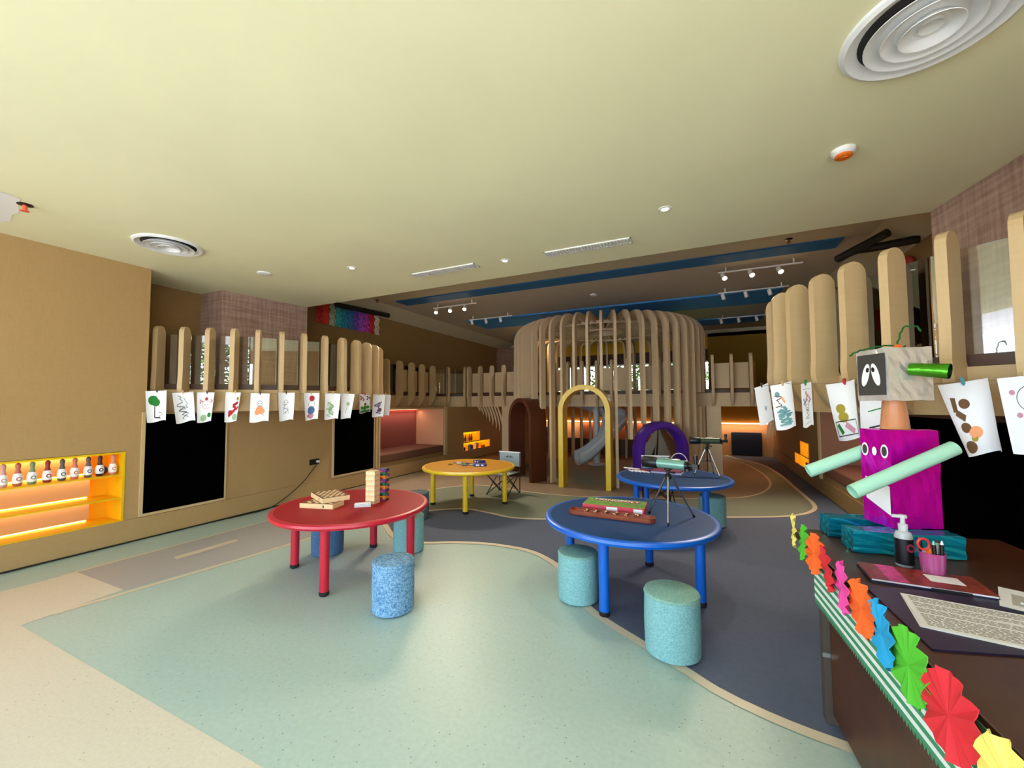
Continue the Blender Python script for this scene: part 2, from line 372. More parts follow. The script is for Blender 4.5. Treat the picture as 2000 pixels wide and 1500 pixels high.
def fin_mesh(thick=.05, ztop=2.45):
    r = .08; pts = []
    for i in range(9): a = PI*i/8; pts.append((-r+r*math.cos(a), ztop-r+r*math.sin(a)))
    pts += [(-.16, 1.72), (-.18, 1.68), (-.18, 1.43), (-.15, 1.43)]
    for i in range(1, 9): t = i/8; pts.append((-.15+.16*math.sin(t*PI/2), 1.43+.30*t**1.25))
    pts += [(.004, 1.80), (0, 1.90)]
    mb = MB(); mb.ext(pts, lambda a, b_, d: (a, d, b_), -thick/2, thick/2, m_wood)
    return mb
def railing(name, C, side, label, positions, boards=(), panes=True, wood=None):
    base = C.at(0)[0]
    root = thing(name, (base.x, base.y, ZB), 0, label, 'railing')
    P0 = Vector((base.x, base.y, ZB))
    n = int(C.L/.1)
    outer = [C.at(C.L*i/n, .16, side)[0]-Vector((base.x, base.y, 0)) for i in range(n+1)]
    inner = [C.at(C.L*i/n, .19, side)[0]-Vector((base.x, base.y, 0)) for i in range(n+1)]
    def strip(z0, z1, A, B, m):
        mb = MB(); k = len(A); vs = []
        for a, b_ in zip(A, B): vs += [(a.x, a.y, z0), (a.x, a.y, z1), (b_.x, b_.y, z1), (b_.x, b_.y, z0)]
        fs = [(4*i+j, 4*i+(j+1) % 4, 4*i+4+(j+1) % 4, 4*i+4+j) for i in range(k-1) for j in range(4)]+[(0, 1, 2, 3), (4*k-4, 4*k-3, 4*k-2, 4*k-1)]
        mb.add(vs, fs, m, True); return mb
    strip(0, .27, outer, inner, wood).build('fascia', root)
    A = [C.at(C.L*i/n, .195, side)[0]-Vector((base.x, base.y, 0)) for i in range(n+1)]
    B = [C.at(C.L*i/n, .23, side)[0]-Vector((base.x, base.y, 0)) for i in range(n+1)]
    strip(.27, .34, A, B, m_shoe).build('glass_channel', root)
    proto = fin_mesh(); proto.mats[0] = wood
    f0 = None
    for s in positions:
        p, T, N = C.at(s, 0, side)
        if f0 is None: f0 = proto.build('fin', root); o = f0
        else: o = f0.copy(); COL.objects.link(o)
        o.parent = root
        o.location = (p.x-base.x, p.y-base.y, -ZB); o.rotation_euler.z = math.atan2(-N.y, -N.x)
    if panes:
        s = .02
        while s < C.L-.3:
            e = min(s+.95, C.L-.02)
            a = C.at(s, .212, side)[0]-Vector((base.x, base.y, 0)); b_ = C.at(e, .212, side)[0]-Vector((base.x, base.y, 0))
            mb = MB(); t = (b_-a).normalized(); q = Vector((-t.y, t.x, 0))*.005
            mb.add([a-q, b_-q, b_+q, a+q, *[v+Vector((0, 0, .62)) for v in (a-q, b_-q, b_+q, a+q)]], [(0, 1, 2, 3), (4, 5, 6, 7), (0, 1, 5, 4), (1, 2, 6, 5), (2, 3, 7, 6), (3, 0, 4, 7)], m_glass)
            mb.build('glass_pane', root, loc=(0, 0, .33)); s = e+.012
    for s0, s1 in boards:
        a = C.at(s0, .2, side)[0]; b_ = C.at(s1, .2, side)[0]; mid = (a+b_)/2-Vector((base.x, base.y, 0)); L_ = (b_-a).length
        mb = MB(); mb.box((0, 0, 0), (L_, .025, .50), wood)
        mb.build('infill_board', root, loc=(mid.x, mid.y, .36+.25), rz=math.atan2((b_-a).y, (b_-a).x))
    return root
sp = [.03]
while sp[-1] < CL.L-.3:
    y_ = CL.at(sp[-1])[0].y; sp.append(sp[-1]+(.268 if y_ < 5.3 else .3 if y_ < 6.5 else .44))
bl = [(sp[i]+.03, sp[i+1]-.03) for i in range(len(sp)-1) if CL.at(sp[i])[0].y > 6.6]
railing('balcony_railing', CL, 1, 'curved oak fin railing with glass above the two chalkboards and socket wall', sp, bl, wood=m_wood)
railing('balcony_railing', CR, -1, 'curved oak fin railing with glass above the craft robot and long chalkboard', sp, bl, wood=m_wood)
bp_ = [.1+.33*i for i in range(20)]
railing('balcony_railing', CB, 1, 'straight oak fin railing running across the far side behind the slatted dome', bp_, [(bp_[i]+.03, bp_[i+1]-.03) for i in range(19) if i not in (6, 9, 12, 16)], panes=False, wood=m_woodc)
# columns carrying the balcony
for x, lab in ((-4.31, 'pale square column beside the brown archway, under the far railing'), (.21, 'pale square column beside the back blue table, under the far railing')):
    mb = MB(); mb.b2((-.13, -.12, .004), (.13, .12, ZB), m_woodc)
    tag(mb.build('column', loc=(x, 9.0, 0)), lab, 'column')
# fans of curved ribs under the stairs
for sx, lab in ((1, 'fan of curved stair ribs left of the column, above the small lit display'), (-1, 'fan of curved stair ribs hanging beyond the right wall display')):
    X = (lambda x: x) if sx == 1 else mirx
    root = thing('rib_fan', (-5.35 if sx == 1 else 1.68, 9.25, ZB), 0, lab, 'wall fixture')
    for i in range(8):
        h = .14+.085*i; w_ = .045; L1 = []; L2 = []
        for k in range(9):
            t = k/8; x = .16*math.sin(t*PI/2)*(.4+h); L1.append((x, -h*t)); L2.append((x+w_*(1-t**3), -h*t*.97))
        mb = MB(); mb.ext([(sx*a, b_) for a, b_ in L1+L2[::-1]], lambda a, b_, d: (a, d, b_), -.015, .015, m_woodc)
        mb.build('rib', root, loc=(sx*(.098 if sx == 1 else .055)*i, -.03*i, 0))
# ------------------------------------------------------------------ slatted dome playhouse
DC = Vector((CX, 9.25, 0)); DR = 2.08
dome = thing('slatted_playhouse', DC, 0, 'round dome playhouse of tall oak slats standing in the far middle of the room', 'playhouse')
NR = 52
ARCH = [(math.degrees(math.atan2(7.27-9.25, -1.90-CX)), 13.5, 1.80), (-124, 12.5, 1.58), (-51.5, 15.5, 1.17)]
def rib_mesh(z0):
    w_ = .13; zt = 3.24; R = .34; pts = [(DR, z0), (DR, zt-R)]
    for i in range(1, 9): a = PI/2*i/8; pts.append((DR-R+R*math.cos(a), zt-R+R*math.sin(a)))
    pts += [(.42, zt+.02), (.42, zt+.02-w_)]
    Ri = R-w_*.8
    for i in range(8, -1, -1): a = PI/2*i/8; pts.append((DR-w_-Ri+Ri*math.cos(a), zt-w_-Ri+Ri*math.sin(a)))
    pts.append((DR-w_, z0))
    mb = MB(); mb.ext(pts, lambda a, b_, d: (a, d, b_), -.024, .024, m_woodc); return mb
cache = {}
low = None
for i in range(NR):
    a = 360/NR*(i+.5)-90; aa = (a+180) % 360-180; z0 = .005
    for ca, hw, h in ARCH:
        d = (aa-ca+180) % 360-180
        if abs(d) < hw: z0 = h-.5*(abs(d)/hw)**3*.8
    y = DC.y+DR*math.sin(math.radians(a))
    if y > 8.75: z0 = 1.7
    if DC.y+(DR)*math.sin(math.radians(a)) > 8.55 and z0 < 1.7: z0 = 1.7
    k = round(z0, 2)
    if k in cache: o = cache[k].copy(); COL.objects.link(o)
    else: o = rib_mesh(z0).build('rib', dome); cache[k] = o
    o.parent = dome; o.rotation_euler.z = math.radians(a)
    if z0 == 1.7:
        if low is None:
            mb = MB(); mb.b2((DR-.13, -.024, .005), (DR, .024, ZB), m_woodc); low = mb.build('lower_slat', dome); o = low
        else: o = low.copy(); COL.objects.link(o)
        o.parent = dome; o.rotation_euler.z = math.radians(a)
def ring(r0, r1, z0, z1, m, name):
    mb = MB(); n = 64; vs = []
    for i in range(n):
        a = 2*PI*i/n; vs += [(r0*math.cos(a), r0*math.sin(a), z0), (r1*math.cos(a), r1*math.sin(a), z0), (r1*math.cos(a), r1*math.sin(a), z1), (r0*math.cos(a), r0*math.sin(a), z1)]
    mb.add(vs, [(4*i+j, 4*i+(j+1) % 4, (4*i+4+(j+1) % 4) % (4*n), (4*i+4+j) % (4*n)) for i in range(n) for j in range(4)], m, True)
    mb.build(name, dome)
ring(.36, .44, 3.1, 3.28, m_woodc, 'hub_ring'); ring(1.2, 1.25, 3.1, 3.16, m_woodc, 'middle_ring')
def arch(name, ang, wid, hgt, thick, depth, m, label, roundness=False):
    R = DR-.02+depth/2-.1; p = DC+Vector((R*math.cos(math.radians(ang)), R*math.sin(math.radians(ang)), .004))
    mb = MB(); ro = wid/2; ri = ro-thick; n = 24
    if roundness:
        rc = ro-thick/2; path = [(-rc, 0, 0), (-rc, 0, (hgt-ro)*.5)]+[(-rc*math.cos(PI*i/n), 0, hgt-ro+rc*math.sin(PI*i/n)) for i in range(n+1)]+[(rc, 0, (hgt-ro)*.5), (rc, 0, 0)]
        out = []
        # rounded-rectangle section swept over the arch
        for j, (x, _, z) in enumerate(path):
            if j <= 1: nx, nz = -1, 0
            elif j >= len(path)-2: nx, nz = 1, 0
            else: nx, nz = x/rc, (z-(hgt-ro))/rc
            for k in range(12):
                q = 2*PI*k/12; ca_, sa = math.cos(q), math.sin(q)
                u = thick/2*math.copysign(abs(ca_)**.6, ca_); v = depth/2*math.copysign(abs(sa)**.6, sa)
                out.append((x+nx*u, v, z+nz*u))
        mb.add(out, [(j*12+k, j*12+(k+1) % 12, (j+1)*12+(k+1) % 12, (j+1)*12+k) for j in range(len(path)-1) for k in range(12)]+[tuple(range(12)), tuple(range(len(out)-12, len(out)))], m, True)
    else:
        pts = [(-ro, 0)]+[(-ro*math.cos(PI*i/n), hgt-ro+ro*math.sin(PI*i/n)) for i in range(n+1)]+[(ro, 0), (ri, 0)]+[(ri*math.cos(PI*i/n), hgt-ro+ri*math.sin(PI*i/n)) for i in range(n+1)]+[(-ri, 0)]
        k = len(pts); h = k//2
        vs = [(a, -depth/2, b_) for a, b_ in pts]+[(a, depth/2, b_) for a, b_ in pts]
        fs = []
        for i in range(h-1): fs += [(i, i+1, k-2-i, k-1-i), (k+i, k+k-1-i, k+k-2-i, k+i+1)]
        fs += [(i, (i+1) % k, k+(i+1) % k, k+i) for i in range(k)]
        mb.add(vs, fs, m, True)
    return tag(mb.build(name, loc=p, rz=math.radians(ang)+PI/2), label, 'archway')
arch('archway', ARCH[0][0], .92, 1.82, .085, .32, m_yelp, 'tall yellow archway framing the entrance to the slatted dome')
arch('archway', ARCH[1][0], .84, 1.60, .075, .36, m_brn, 'dark brown archway in the slatted dome, beside the pale column')
arch('archway', ARCH[2][0], 1.0, 1.17, .135, .28, m_purp, 'low purple rounded archway in the slatted dome, in front of the tent', True)
# slide
slide = thing('spiral_slide', (-2.35, 9.85, .004), 0, 'grey plastic spiral slide seen through the yellow archway', 'slide')
mb = MB(); mb.lathe([(.09, .02), (.075, .5), (.07, 1.4)], 20, m_gmet); mb.lathe([(.22, .004), (.2, .03), (.09, .04)], 20, m_gmet); mb.build('post', slide)
path = []
for i in range(49):
    t = i/48; deg = 185-245*t; th = math.radians(deg)
    z = 1.5-.5*(185-deg)/185 if deg > 0 else 1.0-.46*(-deg)/60
    path.append((Vector((.45*math.cos(th), .45*math.sin(th), z)), Vector((math.cos(th), math.sin(th), 0))))
endp, endn = path[-1]; tdir = Vector((math.sin(math.radians(-60)), -math.cos(math.radians(-60)), 0))
for i in range(1, 11):
    path.append((endp+tdir*.06*i+Vector((0, 0, -.068*i+.0026*i*i)), endn))
prof = [(-.22, .22), (-.26, .25), (-.29, .2), (-.27, .05), (-.2, -.03), (0, -.06), (.2, -.03), (.27, .05), (.29, .2), (.26, .25), (.22, .22), (.23, .08), (.16, .01), (0, -.02), (-.16, .01), (-.23, .08)]
mb = MB(); vs = []
for p, n_ in path:
    for u, v in prof: vs.append(p+n_*u+Vector((0, 0, v)))
k = len(prof)
mb.add(vs, [(i*k+j, i*k+(j+1) % k, (i+1)*k+(j+1) % k, (i+1)*k+j) for i in range(len(path)-1) for j in range(k)]+[tuple(range(k)), tuple(range(len(vs)-k, len(vs)))], m_gmet, True)
mb.build('chute', slide)
# play tent
tent = thing('play_tent', (-.85, 9.6, .004), math.radians(-15), 'small grey canvas play tent inside the purple archway', 'tent')
m_can = mat('grey_canvas', '#a39a90', .9, noise=.05)
mb = MB(); H = .98; B = .55
for sgn in (-1, 1):
    mb.add([(sgn*B, -.5, 0), (sgn*B, .5, 0), (0, .12, H), (0, -.12, H)], [(0, 1, 2, 3)], m_can)
    mb.add([(sgn*(B-.02), -.5, 0), (sgn*(B-.02), .5, 0), (0, .12, H-.03), (0, -.12, H-.03)], [(3, 2, 1, 0)], m_can)
mb.add([(-B, -.5, 0), (-.20, -.42, 0), (-.02, -.22, .6), (0, -.12, H)], [(0, 1, 2, 3)], m_can)
mb.add([(B, -.5, 0), (.05, -.42, 0), (.03, -.22, .6), (0, -.12, H)], [(3, 2, 1, 0)], m_can)
mb.add([(-B, .5, 0), (B, .5, 0), (0, .12, H)], [(0, 1, 2)], m_can)
mb.build('canvas', tent)
mb = MB(); mb.cyl((0, -.13, H+.06), (.02, -.5, .01), .012, 8, m_wood); mb.cyl((0, .13, H+.06), (0, .5, .01), .012, 8, m_wood); mb.build('pole', tent)
# ------------------------------------------------------------------ left wall: chalkboards, socket, cable, niche, nook
def chalk(y0, y1, z0, z1, X, sx, label):
    r_ = thing('chalkboard', (X, (y0+y1)/2, z0), 0, label, 'chalkboard'); w2 = (y1-y0)/2
    mb = MB(); mb.b2((0, -w2, .0), (sx*.012, w2, z1-z0), m_black); mb.build('panel', r_)
    mb = MB(); t = .028
    mb.b2((0, -w2-t, -t), (sx*.03, -w2, z1-z0+t), m_wood); mb.b2((0, w2, -t), (sx*.022, w2+t*.6, z1-z0), m_wood)
    mb.b2((0, -w2, -t), (sx*.03, w2, 0), m_wood); mb.build('frame', r_)
chalk(2.39, 3.25, .285, 1.395, XL, 1, 'tall black chalkboard on the tan wall beside the yellow lit shelf')
chalk(4.99, 5.92, .28, 1.395, XL, 1, 'black chalkboard on the tan wall between the socket and pink nook')
chalk(2.6, 5.0, .285, 1.36, XR, -1, 'long black chalkboard on the wall behind the craft robot')
mb = MB(); mb.b2((XR-.012, 2.4, 1.36), (XR, 6.0, 1.42), m_shoe); struct('trim_6', mb)
# posts framing the nook
for sx, X0, nk in ((1, XL, NK), (-1, XR, NKR)):
    mb = MB()
    for y in (nk[0]-.06, nk[1]+.06): mb.b2((X0, y-.05, .25), (X0+sx*.03, y-.015, ZB), m_wood); mb.b2((X0, y+.015, .25), (X0+sx*.03, y+.05, ZB), m_wood)
    struct('trim_7', mb)
so = thing('wall_socket', (XL, 4.62, .57), 0, 'black double wall socket with a white plug in it', 'socket')
mb = MB(); mb.b2((0, -.09, -.045), (.012, .09, .045), m_blk); mb.build('plate', so, bevel=.003)
mb = MB(); mb.cyl((.012, .05, .0), (.045, .05, 0), .022, 14, m_white); mb.build('plug', so, label='round white plug')
cab = catmull([Vector(p) for p in [(XL+.04, 4.67, .565), (XL+.05, 4.6, .50), (XL+.06, 4.35, .27), (XL+.07, 4.05, .10), (XL+.09, 3.8, .02), (XL+.07, 3.5, .012), (XL+.04, 3.1, .012), (XL+.035, 2.6, .012), (XL+.035, 1.4, .012)]], .05)
mb = MB(); mb.tube(cab, .006, 6, m_blk); tag(mb.build('power_cable'), 'thin black cable drooping from the wall socket along the skirting', 'cable')
# lit yellow shelf
sh = thing('wall_shelf', (XL, (NL[0]+NL[1])/2, NL[2]), 0, 'yellow recessed wall shelf with warm strip lighting and bowling pins', 'shelf')
hw = (NL[1]-NL[0])/2-.002; hh = NL[3]-NL[2]-.004; dp = .36
mb = MB(); t = .02
mb.b2((-dp, -hw, .002), (.008, hw, t), m_yel); mb.b2((-dp, -hw, hh-t), (.008, hw, hh), m_yel)
mb.b2((-dp, -hw, t), (.008, -hw+t, hh-t), m_yel); mb.b2((-dp, hw-t, t), (.008, hw, hh-t), m_yel); mb.build('carcass', sh)
mb = MB(); mb.b2((-dp, -hw+t, t), (-dp+.01, hw-t, hh-t), m_yel); mb.build('back_panel', sh)
mb = MB()
for z0, z1 in ((.05, .245), (.30, .495), (.55, hh-t-.012)): mb.b2((-.24, -hw+t, z0), (-.22, hw-.20, z1), m_peach)
mb.build('rear_board', sh)
for z in (.25, .50):
    mb = MB(); mb.b2((-dp+.02, -hw+t, z), (0, hw-t, z+.014), m_yel); mb.build('shelf_board', sh)
for z in (.035, .28, .53):
    mb = MB(); mb.b2((-.30, -hw+.05, z-.008), (-.27, hw-.20, z), m_led); mb.build('led_strip', sh, label='glowing warm light strip')
mb = MB(); mb.b2((-.21, -hw+.05, hh-t-.01), (-.19, hw-.2, hh-t-.003), m_led); mb.build('led_strip', sh, label='glowing warm light strip')
pins = ['#c8a2a0', '#b46a58', '#7a9a70', '#8e2a30', '#4e5a58', '#c87868', '#54585a', '#3a2438', '#d4938a']
names = ['dusty pink', 'terracotta', 'sage green', 'dark red', 'charcoal green', 'salmon', 'slate grey', 'black plum', 'pale pink']
ys = [1.40, 1.49, 1.58, 1.68, 1.78, 1.87, 1.97, 2.06, 2.165]
def pin(y, i, lab, lying=False):
    c_ = pins[i]; mc = mat('pin_'+names[i].replace(' ', '_'), c_, .5)
    r_ = thing('bowling_pin', (XL-.09, y, NL[2]+.515), 0, lab, 'bowling pin', 'toy bowling pins on the top of the yellow shelf')
    mb = MB(); mb.lathe([(.022, 0), (.03, .02), (.036, .05), (.034, .085), (.024, .115)], 18, m_paper); mb.build('belly', r_)
    mb = MB(); mb.lathe([(.0245, .113), (.0165, .14), (.015, .16), (.019, .18), (.018, .2), (.008, .212), (.001, .214)], 18, mc); mb.build('neck', r_)
    mb = MB(); mb.lathe([(.023, -.0005), (.0305, .012), (.0325, .022), (.031, .024)], 18, mc); mb.build('base_band', r_)
    mb = MB(); mb.lathe([(.018, 0), (.018, .003)], 16, mc, M=Matrix.Rotation(PI/2, 3, 'Y'), c=(.0345, 0, .065)); mb.lathe([(.010, 0), (.010, .002)], 16, m_paper, M=Matrix.Rotation(PI/2, 3, 'Y'), c=(.037, 0, .065)); mb.build('emblem', r_)
    return r_
for i, y in enumerate(ys):
    pin(y, i, 'white toy bowling pin with a %s neck on the yellow shelf%s' % (names[i], ', nearest its end' if i == 8 else ''))
mb = MB(); mb.ball((0, 0, .045), .045, mat('dark_ball', '#35403e', .4), 16); tag(mb.build('toy_ball', loc=(XL-.17, 2.11, NL[2]+.515)), 'dark toy bowling ball between the last two pins on the yellow shelf', 'ball')
light('shelf_glow', 'AREA', (XL-.18, 1.1, NL[3]-.05), 1.0, (1, .72, .35), 1.9, .04, (-.5, 0, -1))
light('shelf_glow_lower', 'AREA', (XL-.18, 1.1, NL[2]+.48), .7, (1, .72, .35), 1.9, .03, (-.5, 0, -1))
light('shelf_glow_bottom', 'AREA', (XL-.18, 1.1, NL[2]+.235), .7, (1, .72, .35), 1.9, .03, (-.5, 0, -1))
# pink nook (left) and plain nook (right)
def nook(nk, X0, sx, mback, mside, lab, led, cush):
    y0, y1, z0, z1 = nk; D = .85
    r_ = thing('seating_nook', (X0, (y0+y1)/2, z0), 0, lab, 'seating nook'); w2 = (y1-y0)/2-.002; h = z1-z0-.002
    mb = MB(); mb.b2((-sx*(D), -w2, .002), (-sx*(D-.02), w2, h), mback); mb.build('back_panel', r_)
    for q in (-1, 1):
        mb = MB(); mb.b2((-sx*(D-.02), q*w2, .002), (0, q*(w2-.015), h), mside); mb.build('side_panel', r_)
    mb = MB(); mb.b2((-sx*(D-.02), -w2+.015, h-.02), (0, w2-.015, h), m_wood); mb.build('top_panel', r_)
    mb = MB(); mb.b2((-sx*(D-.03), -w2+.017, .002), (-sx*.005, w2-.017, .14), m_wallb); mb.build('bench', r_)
    mb = MB(); mb.b2((-sx*(D-.04), -w2+.03, .142), (sx*.01, w2-.03, .30), cush); mb.build('seat_cushion', r_, bevel=.02)
    mb = MB(); mb.b2((-sx*(D-.05), -w2+.05, h-.04), (-sx*(D-.08), w2-.05, h-.025), led); mb.build('led_strip', r_, label='glowing warm light strip')
nook(NK, XL, 1, mat('rose_fabric', '#a05c56', .9), mat('blush_panel', '#c9a080', .8), 'pink backed bench nook with brown seat pad and warm light above', m_ledp, mat('brown_leather', '#6a4636', .6))
nook(NKR, XR, -1, mat('rose_brown_fabric', '#8a5a44', .9), mat('mauve_panel', '#8d6c58', .8), 'recessed bench nook behind the robot arms with warm light', m_ledp, mat('brown_leather', '#6a4636', .6))
light('nook_glow', 'AREA', (XL-.72, 7.2, 1.33), 3.6, (1, .66, .5), 2.0, .06, (.35, 0, -1))
light('nook_glow_right', 'AREA', (XR+.72, 7.1, 1.33), 3.6, (1, .62, .45), 1.9, .06, (-.35, 0, -1))
def display(X0, sx, d1, d2, lab, n):
    r_ = thing('display_niche', (X0, d2[0], d2[2]), 0, lab, 'display niche'); D = .25
    for (a, b_, c_, d_), nm in ((d1, 'upper_box'), (d2, 'lower_box')):
        y0, y1, z0, z1 = a-d2[0]+.002, b_-d2[0]-.002, c_-d2[2]+.002, d_-d2[2]-.002; t = .012; mb = MB()
        mb.b2((-sx*D, y0, z0), (-sx*(D-.01), y1, z1), m_yel); mb.b2((-sx*D, y0, z0), (sx*.01, y1, z0+t), m_yel); mb.b2((-sx*D, y0, z1-t), (0, y1, z1), m_yel)
        mb.b2((-sx*D, y0, z0), (sx*.01, y0+t, z1), m_yel); mb.b2((-sx*D, y1-t, z0), (0, y1, z1), m_yel); mb.build(nm, r_)
        mb = MB(); mb.b2((-sx*.22, y0+.03, z1-.022), (-sx*.20, y1-.03, z1-.014), mat('display_led', '#ffe0b0', .4, emit='#ffd898', estr=14)); mb.build('led_strip', r_, label='glowing warm light strip')
    if n:
        mc = [mat('toy_dark_red', '#7a2018', .5), mat('toy_brown', '#5a2c14', .6), mat('toy_blue', '#28406a', .5), mat('toy_cream', '#d8b890', .6)]
        for i in range(6):
            mb = MB(); mb.lathe([(.022, 0), (.028, .04), (.024, .1), (.011, .13), (.011, .18), (.002, .19)], 12, mc[i % 4])
            tag(mb.build('toy_bottle', loc=(X0-sx*.1, d1[0]+.08+i*.105, d1[2]+.0145)), 'small %s toy bottle on the upper ledge of the lit display, %s one' % (['red', 'brown', 'blue', 'cream'][i % 4], ['nearest', 'second', 'third', 'fourth', 'fifth', 'farthest'][i]), 'bottle', 'toy bottles in the small lit display')
        for i, (dy, s) in enumerate(((.16, .07), (.55, .09), (.85, .1), (1.25, .05))):
            mb = MB(); mb.box((0, 0, s*.8), (.09, s*1.5, s*1.6), mc[(i+1) % 4]); mb.box((0, 0, s*1.6+.01), (.05, s*.8, .02), mc[i % 4])
            tag(mb.build('toy_box', loc=(X0-sx*.1, d2[0]+dy, d2[2]+.0145), bevel=.006), 'little %s box on the lower ledge of the lit display, %s' % (['brown', 'blue', 'cream', 'dark red'][i % 4], ['near its near end', 'before the middle', 'just past the middle', 'at its far end'][i]), 'toy box', 'boxes in the small lit display')
    else:
        for i, dy in enumerate((.2, .55)):
            mb = MB(); mb.box((0, 0, .055), (.08, .2, .11), mat('toy_dark_red', '#7a2018', .5)); mb.box((sx*.041, 0, .055), (.004, .12, .06), mat('toy_cream', '#d8b890', .6))
            tag(mb.build('picture_box', loc=(X0-sx*.1, d2[0]+dy, d2[2]+.0145)), 'dark red box with a pale panel in the right wall display, %s one' % ('nearer' if i == 0 else 'farther'), 'toy box', 'boxes in the right display')
display(XL, 1, D1, D2, 'stepped yellow display niche glowing on the brown wall near the column', 1)
display(XR, -1, D1R, D2R, 'stepped yellow display niche glowing on the right wall below the railing', 0)
# back alcove light strip
mb = MB(); mb.b2((-5.6, 12.84, .90), (1.7, 12.87, .925), mat('alcove_led', '#ffcf90', .4, emit='#ffb888', estr=5)); struct('trim_8', mb)
light('alcove_glow', 'AREA', (-2, 12.8, .9), 14, (1, .76, .56), 7.2, .05, (0, .5, -1))
mb = MB(); mb.b2((-.37, -.05, -.32), (.37, 0, .32), mat('navy_fabric', '#0d1830', .8)); tag(mb.build('wall_cushion', loc=(1.1, 12.99, .34), bevel=.02), 'square dark navy pad leaning on the far lit wall', 'wall pad')
mb = MB(); mb.b2((-.3, -.05, -.32), (.3, 0, .32), mat('navy_fabric', '#0d1830', .8)); tag(mb.build('wall_cushion', loc=(-4.9, 12.99, .38), bevel=.02), 'dark navy wall pad glimpsed through the brown archway', 'wall pad')
# back window with garden behind
wf = MB(); wn = [(-4.6, -3.8), (-3.8, -2.9), (-2.9, -2.0), (-2.0, -1.1), (-1.1, .2)]
wf.b2((-4.6, 13.02, 1.85), (.2, 13.1, 1.89), m_white); wf.b2((-4.6, 13.02, 2.68), (.2, 13.1, 2.72), m_white)
for a, b_ in wn: wf.b2((a-.02, 13.02, 1.85), (a+.02, 13.1, 2.72), m_white)
wo_ = struct('window_1', wf)
mb = MB(); mb.b2((-4.58, 13.055, 1.89), (.18, 13.062, 2.68), m_glass); mb.build('pane', wo_)
# orange slatted gate upstairs
g = thing('toddler_gate', (.72, 9.6, ZT), 0, 'low mustard fence of rounded pickets behind the far railing', 'gate')
for i in range(5):
    mb = MB(); r_ = .055; hh_ = .55+.12*(i > 3)
    pts = [(-r_, 0), (r_, 0)]+[(r_*math.cos(PI*k/8), hh_-r_+r_*math.sin(PI*k/8)) for k in range(9)]
    mb.ext(pts, lambda a, b_, d: (a, d, b_), -.02, .02, mat('amber_laminate', '#b87a18', .6)); mb.build('picket', g, loc=(-.24+.12*i, 0, 0))
# ------------------------------------------------------------------ ceiling fittings
def diffuser(x, y, R, lab):
    r_ = thing('ceiling_diffuser', (x, y, HC), 0, lab, 'air vent')
    mb = MB(); mb.lathe([(R, 0), (R*.99, -.012), (R*.93, -.022), (R*.84, -.012), (R*.78, .0)], 48, m_white); mb.build('outer_ring', r_)
    for q, dz in ((.72, -.03), (.53, -.036), (.34, -.042)):
        mb = MB(); mb.lathe([(R*(q-.185), -.003), (R*(q-.10), dz*.35), (R*(q-.02), dz), (R*q, dz-.001), (R*q, dz+.003), (R*(q-.02), dz+.004), (R*(q-.10), dz*.35+.006)], 56, m_white); mb.build('cone', r_)
    mb = MB(); mb.lathe([(.001, -.012), (R*.08, -.012), (R*.13, -.022), (R*.14, -.01), (R*.1, 0)], 32, m_white); mb.build('centre_cap', r_)
    mb = MB(); mb.lathe([(R*.95, -.0005), (.001, -.001)], 40, mat('dark_duct', '#2a2826', .8)); mb.build('dark_plenum', r_)
diffuser(.90, 2.19, .30, 'large round white air diffuser above the desk, cut by the picture top')
diffuser(-4.69, 2.10, .275, 'round white air diffuser above the yellow lit shelf')
def slot(x0, y0, wd, dp_, lab):
    r_ = thing('slot_diffuser', (x0, y0, HC), 0, lab, 'air vent')
    mb = MB(); mb.b2((0, 0, -.012), (wd, .012, 0), m_white); mb.b2((0, dp_-.012, -.012), (wd, dp_, 0), m_white); mb.b2((0, 0, -.012), (.012, dp_, 0), m_white); mb.b2((wd-.012, 0, -.012), (wd, dp_, 0), m_white); mb.build('frame', r_)
    mb = MB(); n = 26
    for i in range(n): mb.box((.02+(wd-.04)*(i+.5)/n, dp_/2, -.008), ((wd-.04)/n*.55, dp_-.03, .012), m_white)
    mb.build('grille', r_)
slot(-3.14, 3.84, .88, .13, 'white slotted ceiling vent nearer the left railing'); slot(-1.45, 3.88, .88, .13, 'white slotted ceiling vent above the back blue table')
def downlight(x, y, lab):
    r_ = thing('downlight', (x, y, HC), 0, lab, 'ceiling light', 'recessed downlights in the cream ceiling')
    mb = MB(); mb.lathe([(.05, 0), (.05, -.006), (.036, -.008), (.030, -.002)], 24, m_white); mb.build('trim_ring', r_)
    mb = MB(); mb.lathe([(.03, -.001), (.024, -.010), (.001, -.012)], 20, mat('lamp_lens', '#fff6da', .3, emit='#fff0c8', estr=1.2)); mb.build('lens', r_)
    light('downlight_beam', 'SPOT', (x, y, HC-.03), 26, (1, .93, .8), .06, direction=(0, 0, -1), spot_size=math.radians(150), spot_blend=1)
downlight(-3.61, 3.37, 'small recessed ceiling light between the round detector and left slotted vent'); downlight(-1.92, 3.93, 'small recessed ceiling light between the two slotted vents'); downlight(-.23, 3.43, 'small recessed ceiling light beyond the right slotted vent')
mb = MB(); mb.lathe([(.075, 0), (.075, -.012), (.05, -.022), (.001, -.024)], 24, m_white); tag(mb.build('ceiling_detector', loc=(-4.69, 3.05, HC)), 'flat round white ceiling disc near the left railing', 'detector')
sd = thing('smoke_detector', (.84, 3.10, HC), 0, 'white smoke detector with an orange dust cap', 'smoke detector')
mb = MB(); mb.lathe([(.062, 0), (.062, -.018), (.052, -.03), (.044, -.034)], 24, m_white); mb.build('base', sd)
mb = MB(); mb.lathe([(.044, -.033), (.046, -.045), (.036, -.052), (.022, -.05), (.02, -.054), (.001, -.055)], 24, mat('orange_plastic', '#e87018', .4)); mb.build('dust_cap', sd, label='orange cap')
